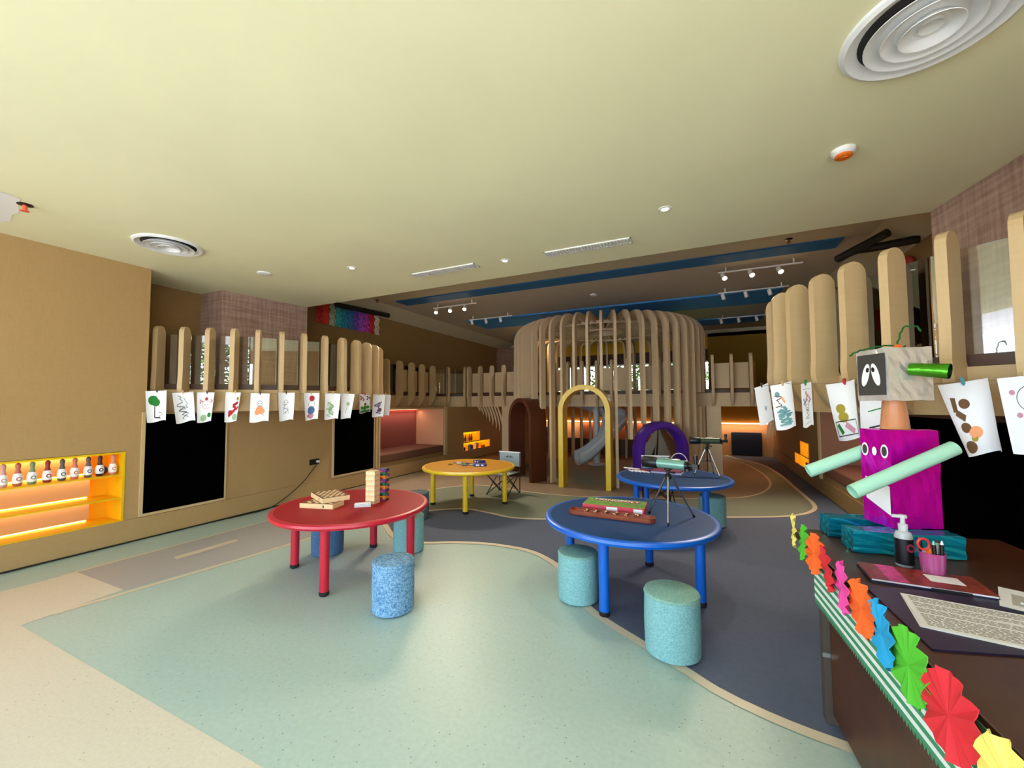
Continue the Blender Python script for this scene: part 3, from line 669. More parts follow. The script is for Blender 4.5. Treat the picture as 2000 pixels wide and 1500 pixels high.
mb = MB(); mb.lathe([(.07, 0), (.07, -.02), (.045, -.035), (.001, -.036)], 20, m_white); tag(mb.build('smoke_detector', loc=(-1.84, 7.67, HU)), 'small white detector on the upper ceiling above the slatted dome', 'smoke detector')
def sprinkler(x, y, z, lab, c_):
    r_ = thing('sprinkler', (x, y, z), 0, lab, 'sprinkler')
    mb = MB(); mb.lathe([(.045, 0), (.045, -.005), (.018, -.01)], 20, m_blk); mb.build('rosette', r_)
    mb = MB(); mb.cyl((0, 0, -.01), (0, 0, -.05), .014, 12, c_); mb.cyl((0, 0, -.05), (0, 0, -.054), .026, 12, c_); mb.build('head', r_)
m_osp = mat('orange_cap', '#f0603a', .45); m_cop = mat('copper', '#b06a48', .35, .8)
sprinkler(-4.74, 1.18, HC, 'orange capped sprinkler beside the white ceiling patch', m_osp); 
sprinkler(-5.88, 6.15, HU, 'copper sprinkler on the upper ceiling near the paper streamers', m_cop); sprinkler(1.07, 6.15, HU, 'copper sprinkler on the upper ceiling above the right railing', m_cop)
def track(x, y, ln, lit, lab, n=3, pw=85):
    r_ = thing('track_light', (x, y, HU), 0, lab, 'track light')
    mb = MB(); mb.b2((0, -.015, -.09), (ln, .015, -.07), m_white); mb.b2((.1, -.01, -.07), (.12, .01, 0), m_white); mb.b2((ln-.12, -.01, -.07), (ln-.1, .01, 0), m_white); mb.build('rail', r_)
    for i in range(n):
        hx = ln*(i+.12)/n+.03 if n > 1 else ln/2
        hd = Vector((.25, -.55, -.8)).normalized() if lit else Vector((.25, .1, -1)).normalized(); c0 = Vector((hx, 0, -.13)); 
        mb = MB(); mb.cyl((hx, 0, -.09), c0, .012, 8, m_white); mb.tube([c0-hd*.03, c0+hd*.07], [.032, .036], 16, m_white); h = mb.build('spot_head', r_)
        mb = MB(); e = c0+hd*.072; mb.tube([e, e+hd*.006], .03, 16, m_glassw if lit else m_alu); mb.build('lens', h)
        if lit:
            p = Vector((x, y, HU))+c0+hd*.1
            light('spot', 'SPOT', p, pw, (1, .82, .6), .12, direction=hd, spot_size=math.radians(110), spot_blend=.8)
track(-5.1, 6.98, 1.05, True, 'lit track of three spots nearest the paper streamers'); track(-5.05, 8.35, 1.15, False, 'unlit three head track beside the slatted dome, crossing blue ceiling')
track(.28, 7.02, 1.1, True, 'lit track of three spots above the right railing'); track(.33, 8.35, 1.1, False, 'unlit track with hanging heads behind the right railing, over blue ceiling'); track(.4, 10.9, 1.1, False, 'unlit track farthest back on the right side'); track(-4.3, 10.3, .7, True, 'single lit spot just left of the slatted dome', 1)
# black roof pipe and paper streamers on upper left wall; right one mirrored
for sx, lab in ((1, 'thick black pipe under the upper ceiling above the paper streamers'), (-1, 'bent black pipe under the upper ceiling beyond the right railing')):
    X = (lambda x: x) if sx == 1 else mirx
    mb = MB(); pth = [(X(-6.34), 5.5, 3.42), (X(-6.2), 6.3, 3.42), (X(-6.12), 6.75, 3.42)] if sx == 1 else [(2.38, 6.3, 3.42), (1.95, 6.35, 3.40), (1.66, 6.5, 3.36), (2.0, 6.0, 3.45)]
    mb.tube(pth, .05, 12, m_blk); tag(mb.build('roof_pipe'), lab, 'pipe')
st = thing('paper_streamers', (-6.36, 5.1, 3.0), 0, 'rainbow of crinkled paper streamers hanging high on the upper left wall', 'streamers')
cols = ['#b01c1c', '#c8341c', '#9aa88a', '#2c9aa0', '#1f7f9a', '#2a6a9a', '#6a3ca8', '#9a48b8', '#b03a9a', '#b8202c', '#c8bca0']
for i, c_ in enumerate(cols):
    mb = MB(); y0 = i*.145; vs = []; n = 10
    for k in range(n+1):
        for q in range(4): vs.append((.03+.02*math.sin(k*1.7+q*2+i), y0+q*.047+.01*math.sin(k*2.1+i), .42-.42*k/n+random.uniform(-.006, .006)))
    mb.add(vs, [(k*4+q, k*4+q+1, k*4+4+q+1, k*4+4+q) for k in range(n) for q in range(3)], mat('crepe_'+c_[1:], c_, .8, bump=.8, bscale=50)); mb.build('streamer', st)
mb = MB(); mb.ball((0, 0, 0), .16, mat('red_crepe', '#a8322c', .8, bump=.9, bscale=30), 14, (.4, 1, .7)); tag(mb.build('paper_decoration', loc=(2.36, 6.6, 3.2)), 'blurred red paper decoration beside the bent black pipe', 'decoration')
# ------------------------------------------------------------------ tables and stools
TZ = .58
def table(x, y, a0, R, mt, ml, lab):
    r_ = thing('round_table', (x, y, .0043), 0, lab, 'table')
    mb = MB(); mb.lathe([(.001, TZ-.055), (R-.04, TZ-.055), (R-.012, TZ-.048), (R, TZ-.03), (R-.004, TZ-.012), (R-.018, TZ-.004), (R-.04, TZ-.0055)], 72, ml, cap=False); mb.lathe([(R-.04, TZ-.0055), (R-.05, TZ-.0056), (.00001, TZ-.0056)], 72, mt, cap=False); mb.build('tabletop', r_)
    for k in range(4):
        a = math.radians(a0+90*k); lx, ly = .535*math.cos(a), .535*math.sin(a)
        mb = MB(); mb.lathe([(.036, .03), (.036, TZ-.12), (.040, TZ-.05)], 20, ml); l = mb.build('leg', r_, loc=(lx, ly, 0))
        mb = MB(); mb.lathe([(.034, 0), (.0385, .006), (.0385, .03), (.034, .034)], 20, m_rub); mb.build('foot_cap', l)
    return r_
TT = TZ-.0010
table(-2.94, 2.80, 24, .68, m_red, m_rede, 'round red plastic table holding chess boards and two block towers')
table(-.565, 3.45, -10, .68, m_bluet, m_bluep, 'round blue plastic table in front, holding the boxed board game')
table(-3.18, 5.25, 26, .69, mat('yellow_plastic_top', '#cc8c06', .55, spec=.2), m_yelp, 'round yellow plastic table with jigsaw pieces, near the pink nook')
table(-.35, 5.47, 43, .68, m_bluet, m_bluep, 'round blue plastic table at the back, holding basket and smaller-looking telescope')
def stool(x, y, R, h, m, mt, lab, grp='round fabric stools'):
    r_ = thing('round_stool', (x, y, .0045), 0, lab, 'stool', grp)
    mb = MB(); mb.lathe([(R-.02, .0), (R, .012), (R+.003, h*.5), (R, h-.022)], 40, m); mb.build('body', r_)
    mb = MB(); mb.lathe([(R, h-.022), (R+.004, h-.018), (R-.002, h-.004), (R-.02, h+.002), (.001, h+.008)], 40, mt); mb.build('seat_pad', r_)
m_navy = woven('navy_marl_fabric', '#2d4c74', '#5c84b0', 240, .95, .6, .6, .3)
m_greys = woven('slate_marl_fabric', '#46565c', '#6c7e80', 240, .95, .6, .6, .3)
stool(-2.08, 2.37, .148, .36, m_st_b, m_st_b, 'blue marl fabric stool standing alone in front of the red table')
stool(-.895, 3.09, .15, .36, m_st_t, m_st_tt, 'teal fabric stool half behind the near left leg of the front blue table')
stool(-.195, 2.68, .158, .36, m_st_t, m_st_tt, 'largest looking teal fabric stool, nearest, on the sand coloured floor line')
stool(-3.46, 2.97, .15, .36, m_navy, m_navy, 'darker blue fabric stool underneath the red table, far left side')
stool(-2.76, 3.37, .15, .36, m_st_t, m_st_tt, 'teal fabric stool behind the right hand leg of the red table')
stool(.085, 5.57, .15, .36, m_st_t, m_st_tt, 'teal fabric stool beside the right leg of the back blue table')
stool(-3.42, 4.34, .15, .34, m_greys, m_greys, 'grey stool mostly hidden behind the far rim of the red table')
# items on the red table
m_pale = mat('pale_pine', '#e8c898', .6, noise=.06, nscale=8, stretch=(1, 8, 8)); m_wal = mat('walnut_square', '#6a3a1e', .5)
def chess(x, y, z, rz, wx, wy, lab):
    r_ = thing('chess_box', (x, y, z), rz, lab, 'board game'); h = .042
    mb = MB(); mb.b2((-wx/2, -wy/2, 0), (wx/2, wy/2, h), m_pale); mb.build('box', r_, bevel=.002)
    mb = MB(); nx, ny = (8, 4) if wx > wy*1.5 else (8, 8); ax, ay = (wx-.05)/nx, (wy-.04)/ny
    mb.b2((-wx/2+.004, -wy/2+.004, h), (wx/2-.004, wy/2-.004, h+.0006), m_wal)
    for i in range(nx):
        for j in range(ny):
            if (i+j) % 2: mb.b2((-wx/2+.025+i*ax, -wy/2+.02+j*ay, h+.0006), (-wx/2+.025+(i+1)*ax, -wy/2+.02+(j+1)*ay, h+.001), m_pale)
    mb.build('board', r_)
    mb = MB()
    for q in (-.3, .3): mb.b2((-wx/2-.001, q*wy-.006, .01), (-wx/2, q*wy+.006, .032), m_rub)
    mb.b2((wx*.2, -wy/2-.001, .01), (wx*.2+.012, -wy/2, .032), m_rub); mb.build('latch', r_)
chess(-3.13, 2.62, TT, math.radians(14), .33, .17, 'folded wooden chess box lying flat, lower one of the pair on the red table')
chess(-3.17, 2.74, TT+.044, math.radians(-24), .36, .24, 'wooden chess box with checkered lid, turned askew on top of the other')
def tower(x, y, rz, n, w, cols_, lab):
    r_ = thing('block_tower', (x, y, TT), math.radians(rz), lab, 'block tower'); bh = .0158
    for k in range(n):
        for i in range(3):
            mm = cols_[(k*(2 if len(cols_) > 3 else 1)+ (i if len(cols_) > 3 else 0)) % len(cols_)]
            mb = MB(); jit = random.uniform(-.0025, .0025)
            if k % 2: mb.b2(((i-1.5)*w/3+.0003, -w/2+jit, k*bh), ((i-.5)*w/3-.0003, w/2+jit, (k+1)*bh-.0006), mm)
            else: mb.b2((-w/2+jit, (i-1.5)*w/3+.0003, k*bh), (w/2+jit, (i-.5)*w/3-.0003, (k+1)*bh-.0006), mm)
            mb.build('wooden_block', r_)
tower(-2.80, 2.90, 12, 19, .092, [m_pale, mat('pale_pine_b', '#e0b488', .6), mat('pale_pine_c', '#eed2a6', .6)], 'tall tower of plain pine blocks on the red table')
jc = [mat('block_'+n_, c_, .5) for n_, c_ in (('purple', '#6a3a8a'), ('black', '#1c181a'), ('green', '#1f7a5a'), ('red', '#a82a34'), ('orange', '#e09028'), ('pink', '#d0588a'))]
tower(-2.80, 3.04, 12, 19, .08, jc, 'tower of multicoloured blocks just behind the plain pine tower')
dm = thing('domino_set', (-2.79, 2.77, TT), math.radians(40), 'small white box of dominoes beside the pine tower', 'dominoes')
mb = MB(); mb.b2((-.07, -.03, 0), (.07, .03, .03), m_paper); mb.build('tiles', dm, bevel=.002)
mb = MB()
for k in range(3): mb.b2((-.071, -.0305, .007+k*.008), (.071, .0305, .009+k*.008), m_rub)
mb.build('dividers', dm)
# items on the front blue table
mg = thing('board_game_box', (-.70, 3.585, TT), math.radians(1), 'green topped board game box with red sides on the front blue table', 'board game')
m_bg = mat('box_green', '#6f9a4a', .45, noise=.45, nscale=45); m_br = mat('box_red', '#c8384a', .45, noise=.15, nscale=20)
mb = MB(); mb.b2((-.255, -.135, 0), (.255, .135, .058), m_br); mb.build('box', mg, bevel=.003)
mb = MB(); mb.b2((-.25, -.13, .058), (.25, .13, .0588), m_bg); mb.b2((-.19, .03, .0588), (.20, .10, .0595), mat('banner_red', '#9a2018', .45)); mb.build('lid_print', mg)
mb = MB(); mb.b2((-.05, -.1362, .012), (.04, -.1352, .05), m_paper); mb.b2((.17, -.1362, .01), (.24, -.1352, .05), m_paper); mb.build('side_label', mg)
def text(s, size, m, parent, loc, rot, extrude=.0004, name='lettering'):
    cu = bpy.data.curves.new('t', 'FONT'); cu.body = s; cu.size = size; cu.extrude = extrude; cu.align_x = 'CENTER'; cu.align_y = 'CENTER'; cu.offset = .0012 if size > .03 else 0
    to = bpy.data.objects.new('t', cu); COL.objects.link(to); bpy.context.view_layer.update()
    me = bpy.data.meshes.new_from_object(to.evaluated_get(bpy.context.evaluated_depsgraph_get()))
    bpy.data.objects.remove(to); me.materials.clear(); me.materials.append(m)
    o = bpy.data.objects.new(name, me); COL.objects.link(o); o.parent = parent; o.location = loc; o.rotation_euler = rot
    return o
text('MONOPOLY', .068, m_paper, mg, (.005, .065, .0606), (0, 0, 0))
mk = thing('mancala_board', (-.685, 3.33, TT), math.radians(-1.5), 'long reddish wooden mancala board with shell counters', 'board game')
m_mah = mat('mahogany', '#8a3a18', .3, coat=.4, noise=.15, nscale=12); m_shell = mat('cowrie_shell', '#e0bc90', .3)
mb = MB(); pts = []
for sx in (1, -1):
    for i in range(9): a = -PI/2+PI*i/8+(0 if sx == 1 else PI); pts.append((sx*.29+.055*math.cos(a), .062*math.sin(a)))
mb.prism(pts, 0, .026, m_mah); mb.build('board', mk, bevel=.004)
mb = MB(); n = len(pts)
ins = [(x*.965, y*.82) for x, y in pts]
mb.add([(x, y, .026) for x, y in pts]+[(x, y, .036) for x, y in pts]+[(x, y, .036) for x, y in ins]+[(x, y, .026) for x, y in ins], [(j*n+i, j*n+(i+1) % n, (j+1) % 4*n+(i+1) % n, (j+1) % 4*n+i) for j in range(3) for i in range(n)], m_mah, True)
mb.build('rim', mk)
m_pit = mat('mahogany_dark', '#5c220e', .3)
for i in range(6):
    for q in (-1, 1):
        mb = MB(); mb.lathe([(.017, .0262), (.021, .032), (.0225, .032), (.02, .0265)], 16, m_mah); mb.lathe([(.017, .0265), (.001, .0265)], 16, m_pit); mb.build('pit', mk, loc=(-.2+.08*i, q*.024, 0))
sh_ = MB()
for i in range(34): x = -.2+.08*(i % 6)+random.uniform(-.012, .012); sh_.ball((x, random.choice((-1, 1))*.024+random.uniform(-.01, .01), .032+random.uniform(0, .006)), .006, m_shell, 8, (1, .7, .7))
o = sh_.build('shell_counters', mk); o['kind'] = 'stuff'
def telescope(x, y, z, rz, tube_rz, lab, fp, tm, bx=0):
    """tripod with three given feet, tube pointing along tube_rz"""
    r_ = thing('telescope', (x, y, z), 0, lab, 'telescope'); H_ = .34
    head = Vector((0, 0, H_))
    for f in fp:
        f = Vector((f[0]-x, f[1]-y, 0)); d = (f-head); a = head+d*.03+Vector((f.x, f.y, 0)).normalized()*.018
        mb = MB(); mb.tube([a, a.lerp(f, .55)], [.0085, .0085], 10, m_alu); mb.tube([a.lerp(f, .55), a.lerp(f, .95)], [.0065, .0065], 10, m_alu); l = mb.build('leg', r_)
        mb = MB(); mb.tube([a.lerp(f, .94), f+Vector((0, 0, .002))], [.009, .008], 10, m_blk); mb.build('foot', l)
    mb = MB()
    for f in fp:
        f = Vector((f[0]-x, f[1]-y, 0)); mb.tube([(0, 0, H_*.55), head.lerp(f, .5)], .003, 6, m_blk)
    mb.cyl((0, 0, H_*.5), (0, 0, H_), .006, 8, m_blk); mb.build('brace', r_)
    mb = MB(); mb.lathe([(.02, H_-.025), (.028, H_-.01), (.022, H_+.01), (.012, H_+.02), (.014, H_+.045), (.03, H_+.05), (.03, H_+.058)], 16, m_blk); mb.cyl((.0, 0, H_+.03), (.05, -.03, H_+.03), .007, 8, m_blk); mb.build('mount', r_)
    ot = bpy.data.objects.new('tube', None)
    D = Vector((math.cos(tube_rz), math.sin(tube_rz), 0)); zc = H_+.095
    def pt(t, dz=0): return D*t+Vector((0, 0, zc+dz))
    mb = MB(); mb.tube([pt(-.14), pt(.10)], .038, 24, tm); t_ = mb.build('optical_tube', r_)
    mb = MB(); mb.tube([pt(.08), pt(.09), pt(.20), pt(.205)], [.040, .046, .046, .042], 24, m_blk); mb.build('dew_shield', t_)
    mb = MB(); mb.tube([pt(-.14), pt(-.155), pt(-.17), pt(-.20)], [.039, .036, .018, .018], 18, m_blk); mb.cyl(pt(-.165, -.03)+Vector((-D.y, D.x, 0))*-.04, pt(-.165, -.03)+Vector((-D.y, D.x, 0))*.04, .011, 12, m_blk); mb.build('focuser', t_)
    mb = MB(); mb.box(pt(-.215), (.04, .035, .035), m_blk, rz=tube_rz); mb.tube([pt(-.215, .01), pt(-.215, .05), pt(-.215, .052), pt(-.215, .085)], [.012, .012, .016, .016], 14, m_blk); mb.build('eyepiece', t_)
    mb = MB(); mb.tube([pt(.02, .038), pt(-.10, .038)], .006, 8, m_alu); mb.build('top_bar', t_)
telescope(-.255, 3.46, TT, 0, math.radians(160), 'silver and pale green telescope on aluminium tripod, front blue table', [(-.25, 3.27), (-.075, 3.60), (-.42, 3.58)], mat('mint_metal', '#7aa89a', .3, .3))
telescope(.05, 5.72, TT, 0, math.radians(190), 'dark olive telescope on aluminium tripod, back blue table', [(-.11, 5.72), (.185, 5.60), (.12, 5.88)], mat('olive_metal', '#3c4c3c', .35, .2))
# items on the yellow table
for i, (x, y, a, lab) in enumerate(((-2.99, 5.25, 20, 'blue and white puzzle box at the right of the yellow table'), (-3.17, 5.55, -30, 'small blue puzzle box towards the back of the yellow table'))):
    r_ = thing('puzzle_box', (x, y, TT), math.radians(a), lab, 'toy box')
    mb = MB(); mb.b2((-.09, -.06, 0), (.09, .06, .035), mat('royal_blue_card', '#203a9a', .5)); mb.build('box', r_, bevel=.004)
    mb = MB(); mb.b2((-.085, -.055, .035), (.085, .055, .036), mat('navy_card', '#18204a', .5)); mb.b2((-.05, -.0612, .01), (.0, -.0605, .028), m_paper); mb.b2((.03, -.0612, .01), (.06, -.0605, .028), m_paper); mb.build('print', r_)
pc = [mat('piece_'+c_[1:], c_, .6) for c_ in ('#3a4a5a', '#8a9a6a', '#c8b8a8', '#a04a3a', '#2a3a7a', '#5c6c4c')]
for i in range(26):
    a = random.uniform(0, 6.28); rr = random.uniform(0, .24); mb = MB(); s_ = random.uniform(.028, .042)
    pts = [(-s_, -s_), (-s_*.3, -s_), (0, -s_*1.4), (s_*.3, -s_), (s_, -s_), (s_, s_), (s_*.3, s_), (0, s_*.6), (-s_*.3, s_), (-s_, s_)]
    mb.prism(pts, 0, .004, pc[i % 6]); tag(mb.build('jigsaw_piece', loc=(-3.30+1.1*rr*math.cos(a), 5.30+.7*rr*math.sin(a), TT+.0002+.0042*(i % 3)), rz=a), 'loose jigsaw piece lying in the heap on the yellow table', 'jigsaw piece', 'scattered jigsaw pieces')
# items on the back blue table
bk = thing('round_basket', (-.30, 5.98, TT), 0, 'round pale woven basket with handle on the back blue table', 'basket')
m_wick = woven('pale_wicker', '#b8a27c', '#e0cfae', 60, .8, .6, .5)
mb = MB(); mb.lathe([(.09, 0), (.105, .01), (.115, .10), (.11, .105), (.10, .1), (.09, .02), (.001, .02)], 28, m_wick); mb.build('bowl', bk)
mb = MB(); mb.tube([(.11*math.cos(PI*i/16), 0, .09+.14*math.sin(PI*i/16)) for i in range(17)], .006, 8, mat('pale_wire', '#c8c0cc', .4)); mb.build('handle', bk)
b3 = thing('activity_box', (-.43, 5.72, TT), math.radians(-8), 'flat lilac and pink activity box on the back blue table', 'toy box')
mb = MB(); mb.b2((-.19, -.10, 0), (.19, .10, .018), mat('lilac_card', '#b8b0d8', .5)); mb.build('base', b3); mb = MB(); mb.b2((-.18, -.09, .0182), (.18, .09, .04), mat('plum_card', '#7a3050', .5)); mb.build('lid', b3)
b4 = thing('picture_book', (-.78, 5.78, TT), math.radians(-25), 'thin crimson book on the back blue table', 'book')
mb = MB(); mb.b2((-.12, -.07, 0), (.12, .07, .012), mat('crimson_card', '#8a1c3c', .5)); mb.build('cover', b4)
for i in range(5):
    mb = MB(); mb.tube([(0, 0, .009), (.03, -.12, .009)], .009, 10, m_paper)
    tag(mb.build('marker_pen', loc=(-.92+.045*i, 5.70-.01*i, TT), rz=.3+.1*i), 'short white marker pen in the row on the back blue table, %s' % ['leftmost', 'second', 'middle', 'fourth', 'rightmost'][i], 'pen', 'white marker pens')
mb = MB(); mb.box((0, 0, .0165), (.22, .045, .012), m_paper); mb.box((.05, 0, .006), (.1, .02, .012), m_paper); tag(mb.build('paper_fan', loc=(-.90, 5.80, TT), rz=-.35), 'flat white paper strip behind the marker pens', 'paper')
# folding chairs
def chair(x, y, rz, lab, marks):
    r_ = thing('folding_chair', (x, y, .0045), rz, lab, 'chair'); w2, d2, hs, hb = .2, .19, .33, .62
    m_cv = mat('light_grey_canvas', '#a8b2b8', .8); m_fr = m_blk
    mb = MB(); n = 8; vs = []
    for i in range(n+1):
        for j in range(n+1):
            u, v = i/n*2-1, j/n*2-1; vs.append((u*w2, v*d2, hs+.05*max(abs(u), abs(v))**2-.03))
    mb.add(vs, [(i*(n+1)+j, (i+1)*(n+1)+j, (i+1)*(n+1)+j+1, i*(n+1)+j+1) for i in range(n) for j in range(n)], m_cv, True)
    o = mb.build('seat', r_); so_ = o.modifiers.new('s', 'SOLIDIFY'); so_.thickness = .006
    mb = MB(); mb.b2((-w2-.01, d2+.01, hb-.19), (w2+.01, d2+.022, hb+.05), m_cv); mb.b2((-w2-.012, d2+.008, hb+.035), (w2+.012, d2+.024, hb+.055), m_paper); bo = mb.build('backrest', r_, bevel=.004)
    mb = MB()
    if marks:
        for k, q in enumerate((-.06, -.04, -.025, 0, .02, .04, .055)): mb.b2((q-.006, d2+.008, hb-.05+.004*(k % 3)), (q+.006, d2+.0095, hb-.03+.008*((k*2) % 3)), m_blk)
        mb.build('dark_lettering', bo)
    for sx in (-1, 1):
        mb = MB(); mb.tube([(sx*w2, d2+.015, .0), (sx*w2, d2+.015, hb+.04)], .008, 8, m_fr); mb.build('back_post', r_)
        mb = MB(); mb.tube([(sx*w2, -d2, .01), (-sx*w2, -d2, hs)], .008, 8, m_fr); mb.build('front_strut', r_)
        mb = MB(); mb.tube([(sx*w2, d2, .01), (-sx*w2, d2, hs)], .008, 8, m_fr); mb.build('rear_strut', r_)
        mb = MB(); mb.tube([(sx*w2, -d2, .01), (sx*w2, d2, hs)], .008, 8, m_fr); mb.tube([(sx*w2, d2, .01), (sx*w2, -d2, hs)], .008, 8, m_fr); mb.build('side_strut', r_)
        for q in (-1, 1):
            mb = MB(); mb.ball((0, 0, .012), .014, m_fr, 10); mb.build('foot', r_, loc=(sx*w2, q*d2, 0))
chair(-3.02, 6.08, math.radians(-6), 'light grey folding camp chair behind the yellow table', True)
chair(-.62, 6.48, math.radians(15), 'folding camp chair whose dark struts show under the back blue table', False)
# ------------------------------------------------------------------ garland of drawings
m_str = mat('twine', '#8a7a60', .8)
inkc = {'green': '#1f7a2a', 'dk': '#2a2a30', 'grey': '#8a8a98', 'pink': '#c88aa0', 'red': '#b02430', 'orange': '#f0a070', 'lime': '#9ab88a', 'blue': '#4a6a9a', 'brown': '#6a4a2c', 'teal': '#6a9aa0', 'gold': '#a89430', 'purple': '#5a3a7a'}
def ink(n_): return mat('ink_'+n_, inkc[n_], .8)
def sheet(C, side, s, z, W_, H_, curl, yaw, shapes, lab, peg='dk', tilt=0, skew=0):
    p, T, N = C.at(s, -.055 if s > .2 else -.13, side)
    ang = math.atan2(-N.y, -N.x)                     # outward direction
    r_ = thing('drawing', (p.x, p.y, z), ang+PI/2+math.radians(yaw), lab, 'drawing', 'drawings pegged on the railing string')
    r_.rotation_euler.y = math.radians(tilt)
    # local x across the sheet, -y towards the room; curl = bend angle over the width
    def bend(u, v, o=0):                              # u in -.5..+.5, v 0 (top)..1
        c = math.radians(curl*1.7)*(.55+.45*v)
        if abs(c) < 1e-3: X_, Y_, nx, ny = u*W_, 0, 0, -1
        else:
            R = W_/c; a = u*c+skew*c*.3; X_, Y_ = R*math.sin(a), -R*(1-math.cos(a)); nx, ny = -math.sin(a), -math.cos(a)
            X_ -= R*math.sin(skew*c*.3)
        return (X_+nx*o, Y_+ny*o, -v*H_+.012*math.sin(u*5)*v)
    mb = MB(); n = 14; k = 10
    for o in (0, -.0008): mb.add([bend(i/n-.5, j/k, o) for i in range(n+1) for j in range(k+1)], [(i*(k+1)+j, (i+1)*(k+1)+j, (i+1)*(k+1)+j+1, i*(k+1)+j+1) for i in range(n) for j in range(k)], m_paper, True)
    mb.build('sheet', r_)
    mb = MB()
    for t in shapes:
        kind, col = t[0], ink(t[1])
        if kind == 'c':                              # filled disc u,v,r
            _, _, u, v, r0 = t; q = [bend(u, v, .0012)]+[bend(u+r0*math.cos(a*PI/8), v+r0*.7*math.sin(a*PI/8), .0012) for a in range(16)]
            mb.add(q, [(0, a+1, (a+1) % 16+1) for a in range(16)], col)
        elif kind == 'o':                            # outline
            _, _, u, v, r0, w_ = t; q = []
            for a in range(20):
                ca, sa = math.cos(a*PI/10), math.sin(a*PI/10); q += [bend(u+r0*ca, v+r0*.7*sa, .0014), bend(u+(r0-w_)*ca, v+(r0-w_)*.7*sa, .0014)]
            mb.add(q, [(2*a, 2*a+1, (2*a+3) % 40, (2*a+2) % 40) for a in range(20)], col)
        elif kind == 'l':                            # stroke
            _, _, pts, w_ = t
            for (u0, v0), (u1, v1) in zip(pts, pts[1:]):
                L_ = math.hypot(u1-u0, v1-v0) or 1; a, b_ = -(v1-v0)/L_*w_, (u1-u0)/L_*w_
                mb.add([bend(u0+a, v0+b_, .0013), bend(u0-a, v0-b_, .0013), bend(u1-a, v1-b_, .0013), bend(u1+a, v1+b_, .0013)], [(0, 1, 2, 3)], col)
    if shapes: mb.build('picture', r_)
    mb = MB(); mb.box((0, -.002, .006), (.014, .014, .035), mat('peg_'+peg, {'dk': '#3a3a3a', 'green': '#2a7a3a', 'yellow': '#d8b83a', 'wood': '#d0b080', 'red': '#c82a3a', 'teal': '#3a8a98'}[peg], .5)); mb.box((0, -.002, -.012), (.008, .01, .014), mat('peg_'+peg, '#3a3a3a', .5)); mb.build('peg', r_)
def zig(u0, u1, v0, v1, n, c_='dk', w=.012, seed=1):
    rn = random.Random(seed); return ('l', c_, [(u0+(u1-u0)*rn.random(), v0+(v1-v0)*i/n) for i in range(n+1)], w)
fl_ = lambda u, v, c_, r=.07: [('c', c_, u+r*.9*math.cos(k*2.1), v+r*.65*math.sin(k*2.1), r*.6) for k in range(3)]+[('c', 'gold', u, v, r*.35)]
face = lambda c_, u=0, v=.45, r=.2: [('o', c_, u, v, r, .02), ('c', 'dk', u-.07, v, .022), ('c', 'dk', u+.07, v, .022), ('l', c_, [(u-.05, v+.07), (u+.05, v+.07)], .006)]
PW, PH = .20, .35
